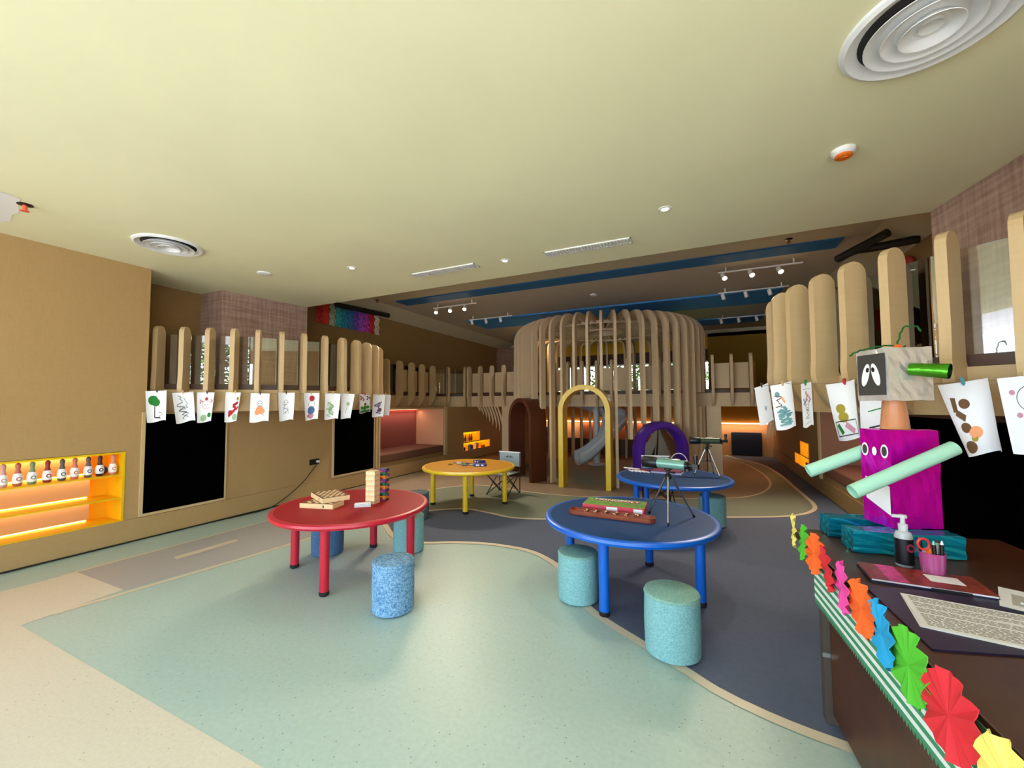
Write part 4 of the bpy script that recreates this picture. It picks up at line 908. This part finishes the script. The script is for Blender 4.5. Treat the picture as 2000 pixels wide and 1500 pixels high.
LD = [
 (.14, 1.665, 70, 12, [('c', 'green', -.18, .3, .22), ('c', 'green', -.05, .38, .18), ('l', 'dk', [(-.12, .5), (-.14, .85), (.1, .9)], .02), zig(0, .25, .7, .95, 5, 'grey', .01)], 'sheet with a green tree drawing, hanging first from the left wall end', 'dk', -3),
 (.36, 1.65, 60, 25, [zig(-.35, .1, .1, .9, 14, 'dk', .01, 3), zig(-.3, .2, .2, .85, 10, 'dk', .008, 5)], 'sheet covered in grey scribbled lines, next after the green tree drawing', 'wood', -6),
 (.61, 1.65, 95, 0, face('pink', -.02, .42, .22)+fl_(-.28, .3, 'pink')+fl_(.28, .3, 'pink')+[('c', 'red', -.02, .22, .08), ('c', 'green', .15, .78, .12), ('c', 'lime', -.15, .85, .16)], 'curled sheet with pink face and green leaves drawn', 'dk', 0),
 (.90, 1.65, 100, -15, [('l', 'red', [(-.3, .8), (.1, .55), (-.1, .45), (.25, .35)], .05), ('c', 'red', -.2, .68, .12), ('c', 'lime', .05, .85, .16), ('c', 'gold', .2, .22, .1), ('l', 'red', [(.1, .6), (.3, .5)], .04)], 'narrow curled sheet with red stripes and gold spot', 'yellow', 2),
 (1.15, 1.64, 6, 0, [('c', 'orange', 0, .58, .2), ('c', 'orange', -.12, .66, .13), ('c', 'orange', .14, .64, .13)]+face('grey', 0, .36, .15)+[('l', 'orange', [(-.25, .6), (.25, .8)], .012)], 'flat white sheet with a pale orange round figure', 'dk', 1),
 (1.42, 1.65, 85, 0, face('grey', 0, .35, .13)+[zig(-.15, .15, .4, .75, 10, 'blue', .01, 4), ('l', 'grey', [(-.1, .5), (-.15, .78)], .01), ('l', 'grey', [(.1, .5), (.15, .78)], .01)], 'curled sheet with a small grey standing figure', 'dk', 0),
 (1.71, 1.65, 90, -5, [('c', 'blue', 0, .65, .22), ('c', 'red', .05, .2, .16), ('c', 'pink', 0, .85, .16), ('o', 'dk', .02, .42, .2, .015), ('c', 'red', -.15, .84, .09)], 'curled sheet coloured blue in the middle with red on top', 'wood', 0),
 (1.98, 1.65, 70, -20, [('l', 'lime', [(-.3, .35), (.1, .5), (-.2, .7), (.1, .85)], .03), ('c', 'lime', -.1, .6, .14), zig(-.4, .2, .3, .9, 8, 'lime', .012, 9)], 'narrow sheet with pale green shapes before the second chalkboard', 'wood', 3),
 (2.18, 1.65, 110, -28, [('c', 'lime', .1, .42, .11), ('l', 'lime', [(.05, .5), (0, .8)], .02)], 'tightly curled sheet with one small green mark', 'wood', 5),
 (2.48, 1.645, 8, 6, fl_(-.3, .2, 'red', .12)+fl_(.3, .2, 'blue', .13)+fl_(-.1, .3, 'purple', .08)+[('c', 'green', -.25, .72, .14), ('c', 'green', .02, .74, .17), ('c', 'green', .28, .72, .14), ('c', 'brown', .05, .55, .12), ('c', 'orange', 0, .6, .06), ('l', 'green', [(-.42, .9), (.42, .9)], .05), ('l', 'dk', [(-.46, .06), (-.46, .96), (.46, .96), (.46, .06)], .01)], 'bright sheet of red and blue flowers over green leaves', 'red', 0),
 (2.86, 1.65, 60, -45, [zig(-.3, .4, .3, .9, 12, 'purple', .02, 6), ('c', 'brown', .2, .7, .14), ('c', 'grey', .1, .45, .14)], 'sheet with purple and brown scribbles, third from the far end of the left string', 'wood', 5),
 (3.15, 1.66, 100, -35, [('l', 'grey', [(-.2, .4), (0, .6)], .01)], 'almost blank curled sheet, second from the far end of the left string', 'wood', 6),
 (3.5, 1.67, 30, 0, [zig(-.35, .35, .15, .9, 16, 'purple', .02, 8), zig(-.3, .3, .2, .9, 12, 'brown', .018, 2), ('c', 'grey', 0, .3, .2)], 'grey and purple shaded sheet at the far end of the left string', 'wood', 4)]
for s, z, cu, yw, shp, lab, pg, tl in LD:
    sheet(CL, 1, s, z, PW if s != 2.48 else .27, PH if s != 2.48 else .27, cu, yw, shp, lab, pg, tl)
RD = [
 (2.40, 1.655, 25, 30, .25, .35, [('c', 'grey', 0, .62, .05), zig(-.08, .08, .56, .7, 5, 'blue', .008)], 'nearly blank white sheet nearest the back, first on the right string', 'dk', -12),
 (1.91, 1.65, 60, 15, .27, .36, [zig(-.4, .25, .5, .92, 22, 'teal', .014, 3), zig(-.4, .2, .55, .9, 18, 'teal', .014, 7), ('c', 'teal', -.3, .22, .09), ('l', 'orange', [(-.15, .3), (-.05, .42)], .03), zig(-.45, -.1, .25, .5, 8, 'brown', .01)], 'sheet with teal leafy pattern and small orange mark', 'wood', -9),
 (1.65, 1.64, 6, -12, .20, .32, face('dk', 0, .5, .17)+fl_(0, .3, 'pink', .12)+fl_(-.25, .42, 'grey', .08)+fl_(.27, .4, 'grey', .08)+[zig(-.2, .2, .62, .82, 10, 'grey', .008), ('l', 'dk', [(-.3, .14), (.3, .14)], .004), ('l', 'grey', [(-.25, .92), (.25, .92)], .004)], 'flat sheet with a pencil face wearing a pink bow', 'green', -3),
 (1.32, 1.63, 115, 10, .27, .37, [('c', 'gold', -.25, .45, .12), ('c', 'gold', -.22, .6, .13), ('l', 'green', [(-.4, .72), (-.3, .88)], .04), ('l', 'pink', [(-.2, .72), (0, .88)], .05), ('l', 'dk', [(-.45, .68), (.1, .68), (.1, .93), (-.45, .93), (-.45, .68)], .008)], 'rolled sheet with gold, green and pink panels under a red peg', 'red', -9),
 (1.12, 1.60, 50, 5, .24, .35, [zig(-.3, .3, .5, .8, 8, 'dk', .014, 5), ('l', 'green', [(-.3, .45), (.1, .4)], .01)], 'sheet mostly hidden behind the craft robot neck', 'green', 0),
 (.76, 1.60, 125, 12, .27, .37, [('l', 'brown', [(-.28, .2), (-.3, .4), (-.15, .5)], .05), ('c', 'brown', -.2, .62, .1), ('c', 'orange', -.05, .7, .12), ('c', 'brown', -.22, .88, .12), ('c', 'gold', -.1, .78, .06), ('c', 'brown', -.1, .3, .1)], 'rolled sheet with a brown and orange figure under a blue peg', 'teal', -10),
 (.55, 1.62, 20, 0, .24, .36, [('o', 'dk', 0, .3, .25, .012), ('c', 'pink', -.3, .2, .05), ('c', 'pink', -.1, .7, .07), ('c', 'red', .1, .8, .05), ('c', 'pink', -.25, .5, .05)], 'sheet with pink hearts at the near end of the right string', 'wood', -6)]
for s, z, cu, yw, w_, h_, shp, lab, pg, tl in RD: sheet(CR, -1, s, z, w_*.78, h_, cu, yw, shp, lab, pg, tl)
for C_, sd_, pts, lab in ((CL, 1, [(.02, 1.70)]+[(d[0], d[1]+.004) for d in LD]+[(3.75, 1.69)], 'thin string of the drawings along the left railing'), (CR, -1, [(.35, 1.64)]+sorted([(d[0], d[1]+.004) for d in RD])+[(2.7, 1.69)], 'thin string of the drawings along the right railing')):
    path = []
    for (s0, z0), (s1, z1) in zip(pts, pts[1:]):
        for k in range(6):
            t = k/6; p = C_.at(s0+(s1-s0)*t, -.05, sd_)[0]; path.append((p.x, p.y, z0+(z1-z0)*t-.012*math.sin(PI*t)))
    mb = MB(); mb.tube(path, .0018, 5, m_str); tag(mb.build('garland_string'), lab, 'string')
# ------------------------------------------------------------------ desk
DT = .78
A_, B_, C2_, D_ = (.455, 2.80), (1.38, 3.00), (1.55, .80), (.60, .80)
desk = thing('desk', (.5, 2.4, .0045), 0, 'dark brown wooden desk carrying the craft robot and papers', 'desk')
def dl(p): return (p[0]-.5, p[1]-2.4)
mb = MB(); mb.prism([dl(A_), dl(D_), dl(C2_), dl(B_)], DT-.04, DT-.0045, m_desk); mb.build('desktop', desk, bevel=.003)
def edge(y): return A_[0]+(D_[0]-A_[0])*(A_[1]-y)/(A_[1]-D_[1])
mb = MB(); a, b_ = (edge(2.38)+.03, 2.38), (edge(.9)+.03, .9); mb.prism([dl(a), dl(b_), dl((b_[0]+.02, b_[1])), dl((a[0]+.02, a[1]))], .05, DT-.04, m_desk); mb.build('front_panel', desk)
for (x, y) in ((edge(2.42)+.035, 2.42), (1.3, 2.85), (1.4, .95), (.66, .86)):
    mb = MB(); mb.b2((-.028, -.028, 0), (.028, .028, DT-.04), mat('desk_leg_brown', '#4c4038', .35)); mb.build('leg', desk, loc=(x-.5, y-2.4, 0))
mb = MB(); mb.b2((-.02, -.002, .0), (.02, .0, .02), m_alu); mb.build('bracket', desk, loc=(edge(2.39)+.02-.5, 2.39-2.4, .30), label='small metal bracket')
# striped paper valance along the front edge
va = thing('paper_valance', (edge(2.5)-.004, 2.5, DT), 0, 'green and white striped paper border along the desk edge', 'border')
m_vg = mat('border_green', '#3f8a62', .8); m_vw = mat('border_white', '#dfe6e2', .8)
mb = MB(); y0, y1 = 2.40, .84; n = 90; bands = [(.0173*k_, m_vg if k_ % 2 == 0 else m_vw) for k_ in range(12)]+[(.206, m_vg)]
X0 = edge(2.5)-.004; dx = lambda y: edge(y)-.006-X0-.012
for i, (z0, mm) in enumerate(bands):
    z1 = bands[i+1][0] if i+1 < len(bands) else None
    for k in range(n):
        ya, yb = y0+(y1-y0)*k/n, y0+(y1-y0)*(k+1)/n
        if z1 is not None: q = [(dx(ya), ya-2.5, -z0), (dx(yb), yb-2.5, -z0), (dx(yb), yb-2.5, -z1), (dx(ya), ya-2.5, -z1)]; mb.add(q, [(0, 1, 2, 3)], mm)
        else: mb.add([(dx(ya), ya-2.5, -z0), (dx(yb), yb-2.5, -z0), (dx(yb), yb-2.5, -.218), (dx((ya+yb)/2), (ya+yb)/2-2.5, -.236), (dx(ya), ya-2.5, -.218)], [(0, 1, 2, 3, 4)], mm)
o = mb.build('striped_strip', va); so_ = o.modifiers.new('s', 'SOLIDIFY'); so_.thickness = .0015
# pleated paper rosettes
ros = [(2.60, .82, 'pale_yellow', '#f2e070', .085, 'pale yellow', 'farthest from the camera'), (2.45, .805, 'lime', '#52b82a', .085, 'lime green', 'second from the far desk corner'), (2.28, .81, 'orange', '#f2641c', .09, 'orange', 'between lime green and red ones'), (2.13, .80, 'red', '#d62430', .09, 'red', 'between the small orange and pink ones'), (1.97, .79, 'pink', '#f04aa8', .095, 'hot pink', 'only pink one'), (1.81, .785, 'orange', '#f2641c', .095, 'orange', 'between pink and blue ones'), (1.67, .775, 'sky', '#1aa0d8', .098, 'sky blue', 'only blue one'), (1.52, .765, 'lime', '#52b82a', .10, 'lime green', 'between blue and large red ones'), (1.35, .75, 'red', '#d62430', .10, 'red', 'large one second nearest the camera'), (1.15, .735, 'pale_yellow', '#f2e070', .10, 'pale yellow', 'nearest the camera')]
for i, (y, z, nm, c_, R, cn, wh) in enumerate(ros):
    mm = mat('crepe_'+nm, c_, .75); mb = MB(); n = 13; vs = [(0, 0, 0)]
    for k in range(4*n):
        a = PI*k/(2*n); q = math.cos(k*PI/2); d = .006*q+.004*math.sin(k*.9+i); rr = R*(1+.03*math.sin(k*1.3+i)+.02*q); vs.append((d, rr*math.cos(a), rr*math.sin(a)))
    mid = [(0.5*v[0]*1.0, v[1]*.5, v[2]*.5) for v in vs[1:]]; N_ = len(mid); vs += mid
    fs = [(0, 1+N_+k, 1+N_+(k+1) % N_) for k in range(N_)]+[(1+N_+k, 1+k, 1+(k+1) % N_, 1+N_+(k+1) % N_) for k in range(N_)]
    mb.add(vs, fs, mm)
    r_ = mb.build('paper_rosette', loc=(edge(y)-.045, y, z), rz=math.radians(random.uniform(-6, 10)))
    r_.rotation_euler.y = math.radians(random.uniform(-6, 6)); so_ = r_.modifiers.new('s', 'SOLIDIFY'); so_.thickness = .002
    tag(r_, 'pleated %s paper rosette on the desk edge, %s' % (cn, wh), 'paper rosette', 'paper rosettes along the desk edge')
# ------------------------------------------------------------------ craft robot
m_mag = foil('magenta_foil', '#f000d0', .25); m_tea = foil('teal_foil', '#12aed0', .2); m_sil = foil('silver_foil', '#fafafa', .25); m_grn = foil('green_foil', '#4a9a1c', .25)
rob = thing('craft_robot', (.9, 2.72, DT+.003), math.radians(10), 'sitting robot of foil wrapped boxes with paper tube arms, on the desk', 'craft robot')
def crinkle(name, lo, hi, m, lab=None):
    """foil wrapped box: slightly crumpled faces"""
    import bmesh
    bm = bmesh.new(); bmesh.ops.create_cube(bm, size=1)
    for v in bm.verts: v.co = Vector([lo[i]+(v.co[i]+.5)*(hi[i]-lo[i]) for i in range(3)])
    bmesh.ops.subdivide_edges(bm, edges=bm.edges, cuts=7, use_grid_fill=True)
    rn = random.Random(len(name)+int(hi[2]*100))
    for v in bm.verts: v.co += Vector([rn.uniform(-1, 1) for _ in range(3)])*.0026
    me = bpy.data.meshes.new(name); bm.to_mesh(me); bm.free(); me.materials.append(m)
    o = bpy.data.objects.new(name, me); COL.objects.link(o); o.parent = rob
    if lab: o['label'] = lab
    return o
crinkle('leg', (-.30, -.20, .0), (.13, -.095, .10), m_tea, 'teal foil box, nearer leg')
crinkle('leg', (-.30, .03, .0), (.10, .135, .10), m_tea, 'teal foil box, farther leg')
body = crinkle('body', (-.12, -.10, .101), (.11, .075, .575), m_mag, 'magenta foil box'); body.rotation_euler.z = math.radians(13)
mb = MB(); mb.lathe([(.060, .576), (.058, .58), (.046, .72), (.042, .722)], 28, mat('terracotta_cup', '#c8845a', .35)); mb.build('neck', rob, loc=(-.01, -.01, 0), label='upturned brown cup')
head = crinkle('head', (-.11, -.10, .722), (.10, .09, .985), m_sil, 'silver foil box'); head.rotation_euler.z = math.radians(13)
m_grey = mat('charcoal_card', '#3a3836', .7)
def on_left(z0, z1, y0, y1, x): return
mb = MB(); mb.b2((-.1145, -.085, .75), (-.1125, .08, .96), m_grey); fc = mb.build('face_card', head)
for q in (-1, 1):
    mb = MB(); mb.lathe([(.046, 0), (.046, .001)], 24, m_paper, M=Matrix.Rotation(-PI/2, 3, 'Y'), ay=.45, ax=1.3); e = mb.build('eye', head, loc=(-.1145, q*.030, .855)); e.rotation_euler.x = math.radians(q*16)
    mb = MB(); mb.lathe([(.013, 0), (.013, .001)], 16, m_blk, M=Matrix.Rotation(-PI/2, 3, 'Y'), ay=.7); mb.build('pupil', e, loc=(-.001, -q*.006, .028))
# crumpled green foil tube nose on the near face
mb = MB(); a, b_ = Vector((-.01, -.10, .875)), Vector((.065, -.215, .855)); mb.tube([a, b_], [.030, .036], 20, m_grn, caps=False); mb.tube([b_, a], [.034, .028], 20, mat('dark_green_foil', '#123c14', .35, .8), caps=False); mb.build('tube', head, label='crumpled green foil tube')
m_mint = mat('mint_paper', '#a8dcc4', .6)
mb = MB(); a, b_ = Vector((.13, -.165, .50)), Vector((-.31, -.235, .29)); mb.tube([a, b_], .033, 28, m_mint, caps=False); mb.tube([b_, a], .0315, 28, m_mint, caps=False); mb.build('arm', rob, label='rolled mint paper arm, nearer')
mb = MB(); a, b_ = Vector((-.06, .085, .47)), Vector((-.36, .10, .33)); mb.tube([a, b_], .034, 28, m_mint, caps=False); mb.tube([b_, a], .0325, 28, m_mint, caps=False); mb.build('arm', rob, label='rolled mint paper arm, farther')
for y in (-.07, .045):
    mb = MB(); mb.lathe([(.034, 0), (.034, .001)], 22, m_paper, M=Matrix.Rotation(-PI/2, 3, 'Y'), ay=.62); e = mb.build('button', body, loc=(-.1235, y, .47)); mb = MB(); mb.lathe([(.024, 0), (.024, .001)], 20, m_grey, M=Matrix.Rotation(-PI/2, 3, 'Y'), ay=.6); mb.build('dark_centre', e, loc=(-.001, 0, 0))
mb = MB(); mb.lathe([(.022, 0), (.022, .001)], 20, m_paper, M=Matrix.Rotation(-PI/2, 3, 'Y'), ay=.6); mb.build('button', body, loc=(-.1235, -.012, .465))
mb = MB(); mb.add([(-.1235, -.09, .16), (-.1235, .05, .22), (-.1235, .05, .33), (-.1235, -.09, .30)], [(0, 1, 2, 3)], m_paper); mb.build('chest_patch', body)
m_pc = mat('green_pipe_cleaner', '#1c6a2c', .95, bump=1, bscale=300)
for pth in ([(0, 0, .975), (-.02, 0, 1.0), (-.10, .02, .995), (-.17, .04, .975), (-.2, .05, .955)], [(0, 0, .975), (.012, 0, 1.04), (.03, -.01, 1.09), (.08, -.02, 1.095), (.1, -.02, 1.07)], [(0, 0, .975), (.03, 0, .99), (.04, 0, 1.0)]):
    q = catmull([Vector(p) for p in pth], .01); q = [p+Vector((random.uniform(-.003, .003), random.uniform(-.003, .003), random.uniform(-.003, .003))) for p in q]
    mb = MB(); mb.tube(q, .0045, 6, m_pc); mb.build('hair', head, loc=(-.01, -.04, 0))
mb = MB(); mb.ball((0, 0, 0), .02, mat('orange_felt', '#f06a28', .8), 8, (1, .8, .8)); mb.box((-.015, 0, -.018), (.03, .02, .012), mat('orange_felt', '#f06a28', .8)); mb.build('bow', head, loc=(-.012, -.045, .99), label='orange bow')
# ------------------------------------------------------------------ things on the desk
hs = thing('hand_sanitiser', (.79, 2.37, DT), 0, 'clear pump bottle with dark label in front of the robot', 'bottle')
m_clr = mat('clear_plastic', '#e8eef0', .15, alpha=.55); 
mb = MB(); mb.lathe([(.030, 0), (.032, .005), (.032, .125), (.026, .145), (.014, .152)], 24, m_clr); mb.build('bottle', hs)
mb = MB(); mb.lathe([(.0325, .01), (.0325, .12)], 24, mat('label_black', '#141018', .4)); bo = mb.build('label', hs)
mb = MB(); mb.lathe([(.018, 0), (.018, .001)], 16, mat('crimson_card', '#8a1c3c', .5), M=Matrix.Rotation(PI/2, 3, 'X'), ax=.8); mb.lathe([(.008, .001), (.008, .0015)], 12, m_blk, M=Matrix.Rotation(PI/2, 3, 'X')); e = mb.build('emblem', bo, loc=(.012, -.0325, .085))
mb = MB(); mb.lathe([(.016, .15), (.017, .18), (.009, .183), (.008, .205), (.013, .207), (.013, .22)], 18, m_clr); mb.box((-.012, 0, .213), (.05, .014, .012), m_clr); mb.build('pump', hs)
pp = thing('pen_pot', (.845, 2.27, DT), 0, 'clear pink plastic cup full of pens and glue', 'pen pot')
m_pk = mat('pink_clear_plastic', '#d85aa8', .15, alpha=.5)
mb = MB(); mb.lathe([(.034, 0), (.036, .003), (.042, .10), (.040, .10), (.034, .004), (.001, .004)], 28, m_pk); mb.build('cup', pp)
gl = thing('glue_stick', (.835, 2.262, DT+.006), 0, 'white glue stick with an orange cap standing in the pink cup', 'glue')
mb = MB(); mb.lathe([(.013, 0), (.013, .065), (.010, .07)], 16, m_paper); mb.build('barrel', gl); mb = MB(); mb.lathe([(.0125, .07), (.0125, .095), (.006, .1), (.004, .115), (.001, .117)], 16, mat('orange_plastic', '#e87018', .4)); mb.build('cap', gl)
for i, (x, y, c_, tx, lab) in enumerate(((.822, 2.285, '#c83a4a', -.03, 'red pen leaning left in the pink cup'), (.86, 2.285, '#20202a', .025, 'black marker leaning right in the pink cup'), (.868, 2.258, '#e8e4ea', .01, 'white pen upright at the right of the pink cup'), (.845, 2.245, '#7ac8b0', -.012, 'mint pen at the front of the pink cup'))):
    mb = MB(); mb.tube([(0, 0, 0), (tx*.3, 0, .13), (tx*.36, 0, .145)], [.006, .006, .002], 10, mat('pen_'+c_[1:], c_, .4)); mb.tube([(tx*.18, 0, .085), (tx*.3, 0, .13)], .0068, 10, m_blk if i != 1 else m_clr); tag(mb.build('pen', loc=(x, y, DT+.006)), lab, 'pen')
sc = thing('scissors', (.815, 2.262, DT+.006), 0, 'scissors with red ring handle poking out of the pink cup', 'scissors')
mb = MB(); mb.tube([(.018*math.cos(a*PI/8), -.004, .125+.022*math.sin(a*PI/8)) for a in range(17)], .005, 8, mat('red_handle', '#c82a2a', .4)); mb.build('handle', sc); mb = MB(); mb.box((0, -.004, .055), (.012, .003, .1), m_alu); mb.build('blade', sc)
def flat(name, pts, z0, z1, m, lab, cat, parts=()):
    cx = sum(p[0] for p in pts)/len(pts); cy = sum(p[1] for p in pts)/len(pts)
    r_ = thing(name, (cx, cy, z0), 0, lab, cat); mb = MB(); mb.prism([(p[0]-cx, p[1]-cy) for p in pts], 0, z1-z0, m); mb.build(name+'_cover' if parts else 'body', r_)
    return r_, cx, cy
m_nvy = mat('navy_board', '#231c3c', .4)
cb = [(.575, 2.02), (.98, 2.00), (.90, 1.60), (.60, 1.55)]
cb = [(.565, 2.0), (.93, 2.06), (1.01, 1.72), (.60, 1.60)]
r_, cx, cy = flat('clipboard', [(.555, 2.04), (1.02, 2.12), (1.04, 1.74), (.585, 1.60)], DT, DT+.006, m_nvy, 'dark navy folder board under the printed pages', 'folder')
pg = thing('printed_pages', (.80, 1.86, DT+.0063), math.radians(-9), 'stack of white printed pages lying on the navy board', 'paper')
for k in range(3):
    mb = MB(); mb.b2((-.17+.002*k, -.15+.003*k, .0012*k), (.20, .125-.001*k, .0012*k+.001), m_paper); mb.build('page', pg, rz=math.radians(.8*k))
mb = MB(); rn = random.Random(4)
for k in range(26):
    if k in (5, 10, 15): continue
    y = .105-.0092*k; x1 = .18-rn.random()*(.16 if k % 5 == 4 else .02)
    x = -.15
    while x < x1:
        e = min(x+rn.uniform(.008, .03), x1); mb.b2((x, y, .0037), (e, y+.0035, .0039), mat('print_grey', '#7a7468', .8)); x = e+.004
mb.build('lines_of_print', pg, rz=math.radians(1.6))
nb_ = thing('notebook', (.765, 2.185, DT+.0062), math.radians(-2), 'red patterned notebook with a white name label lying near the pink cup', 'notebook')
m_cov = mat('marbled_red_cover', '#8a3020', .35, noise=.5, nscale=45)
mb = MB(); mb.b2((-.17, -.095, -.0062), (.19, .09, .004), m_nvy); mb.build('back_cover', nb_)
mb = MB(); mb.b2((-.165, -.093, .004), (.187, .088, .010), m_paper); mb.build('page_block', nb_)
mb = MB(); mb.b2((-.168, -.094, .010), (.19, .09, .012), m_cov); mb.b2((-.11, -.094, .012), (-.05, .09, .0124), mat('pink_marbled', '#d03a8a', .35, noise=.3, nscale=45)); mb.b2((.03, -.03, .012), (.13, .045, .0126), m_paper); mb.build('front_cover', nb_)
mb = MB(); mb.b2((-.02, -.103, .0), (.09, -.094, .008), m_blk); tag(mb.build('black_pen', loc=(.79, 2.185, DT+.0065)), 'thick black pen lying along the notebook edge', 'pen')
sp2 = thing('loose_sheet', (1.01, 2.10, DT+.0065), math.radians(-24), 'loose white printed sheet sticking out beyond the notebook', 'paper')
mb = MB(); mb.b2((-.05, -.10, 0), (.07, .12, .001), m_paper); mb.build('sheet', sp2)
mb = MB(); mb.b2((-.02, -.06, .001), (.03, .06, .0012), mat('print_pale', '#b8b4b0', .8)); mb.build('print_block', sp2)
mb = MB(); mb.tube([(0, 0, .006), (.11, -.05, .006)], .005, 10, m_clr); mb.tube([(.04, -.018, .006), (.09, -.041, .006)], .0053, 10, mat('grey_pen', '#7a8a94', .4)); tag(mb.build('ballpoint_pen', loc=(.99, 2.06, DT+.008)), 'clear ballpoint pen on the loose sheet', 'pen')
tp = thing('tape_dispenser', (.80, 1.46, DT), 0, 'black rounded holder with yellow band at the near desk side', 'holder')
mb = MB(); mb.lathe([(.05, 0), (.052, .03), (.052, .13), (.046, .14), (.001, .141)], 28, m_blk); mb.build('body', tp); mb = MB(); mb.lathe([(.0525, .02), (.0525, .032)], 28, m_yelp); mb.build('band', tp)
# ------------------------------------------------------------------ outside: terrace, canopy, trees (seen in the glass)
g = MB(); g.b2((-30, -40, -.25), (30, -1.5, -.02), mat('pale_terrace_stone', '#d2d0ca', .8)); g.b2((-20, 13.15, -.25), (20, 40, -.02), mat('lawn', '#5a7a34', .95, noise=.2)); struct('floor', g)
c = MB(); c.b2((-10, -4.2, 3.2), (6, -1.5, 3.35), m_white); struct('ceiling', c)
m_bark = mat('bark', '#6a5240', .95, bump=.8, bscale=30); m_leaf = mat('leaf_green', '#4a6a2a', .8, noise=.3, nscale=3)
def tree(x, y, h, R, lab, n=700, seed=1):
    rn = random.Random(seed); r_ = thing('tree', (x, y, -.02), 0, lab, 'tree')
    mb = MB(); mb.tube([(0, 0, 0), (.1, .05, h*.4), (.3, 0, h*.7), (.2, .1, h)], [.22, .17, .12, .05], 10, m_bark)
    for k in range(7):
        a = k*.9; b_ = Vector((.2, 0, h*(.45+.07*k))); mb.tube([b_, b_+Vector((math.cos(a)*R*.5, math.sin(a)*R*.5, R*.25)), b_+Vector((math.cos(a)*R*.9, math.sin(a)*R*.9, R*.3))], [.08, .05, .02], 8, m_bark)
    mb.build('trunk', r_)
    mb = MB()
    for k in range(n):
        d = Vector((rn.gauss(0, 1), rn.gauss(0, 1), rn.gauss(0, .7))).normalized()*R*rn.uniform(.45, 1); c0 = Vector((.2, 0, h*.85))+d
        for j in range(3):
            p = c0+Vector((rn.uniform(-.3, .3), rn.uniform(-.3, .3), rn.uniform(-.2, .2))); a = Vector((rn.uniform(-1, 1), rn.uniform(-1, 1), rn.uniform(-.6, .6))).normalized()*.16; b_ = a.cross(Vector((rn.uniform(-1, 1), rn.uniform(-1, 1), 1))).normalized()*.06
            mb.add([p-a, p-b_, p+a, p+b_], [(0, 1, 2, 3)], m_leaf)
    mb.build('foliage', r_)
tree(-1.5, -8.5, 4.2, 2.2, 'tree outdoors mirrored in the left balcony glass', seed=2); tree(4.0, -9, 4.5, 2.0, 'tree outdoors behind the viewer towards the right', seed=3)
tree(-2.6, 17, 2.6, 2.0, 'green tree seen through the far upstairs window, left panes', seed=4); tree(1.6, 17.5, 2.8, 1.8, 'green tree seen through the far upstairs window, right panes', seed=5)
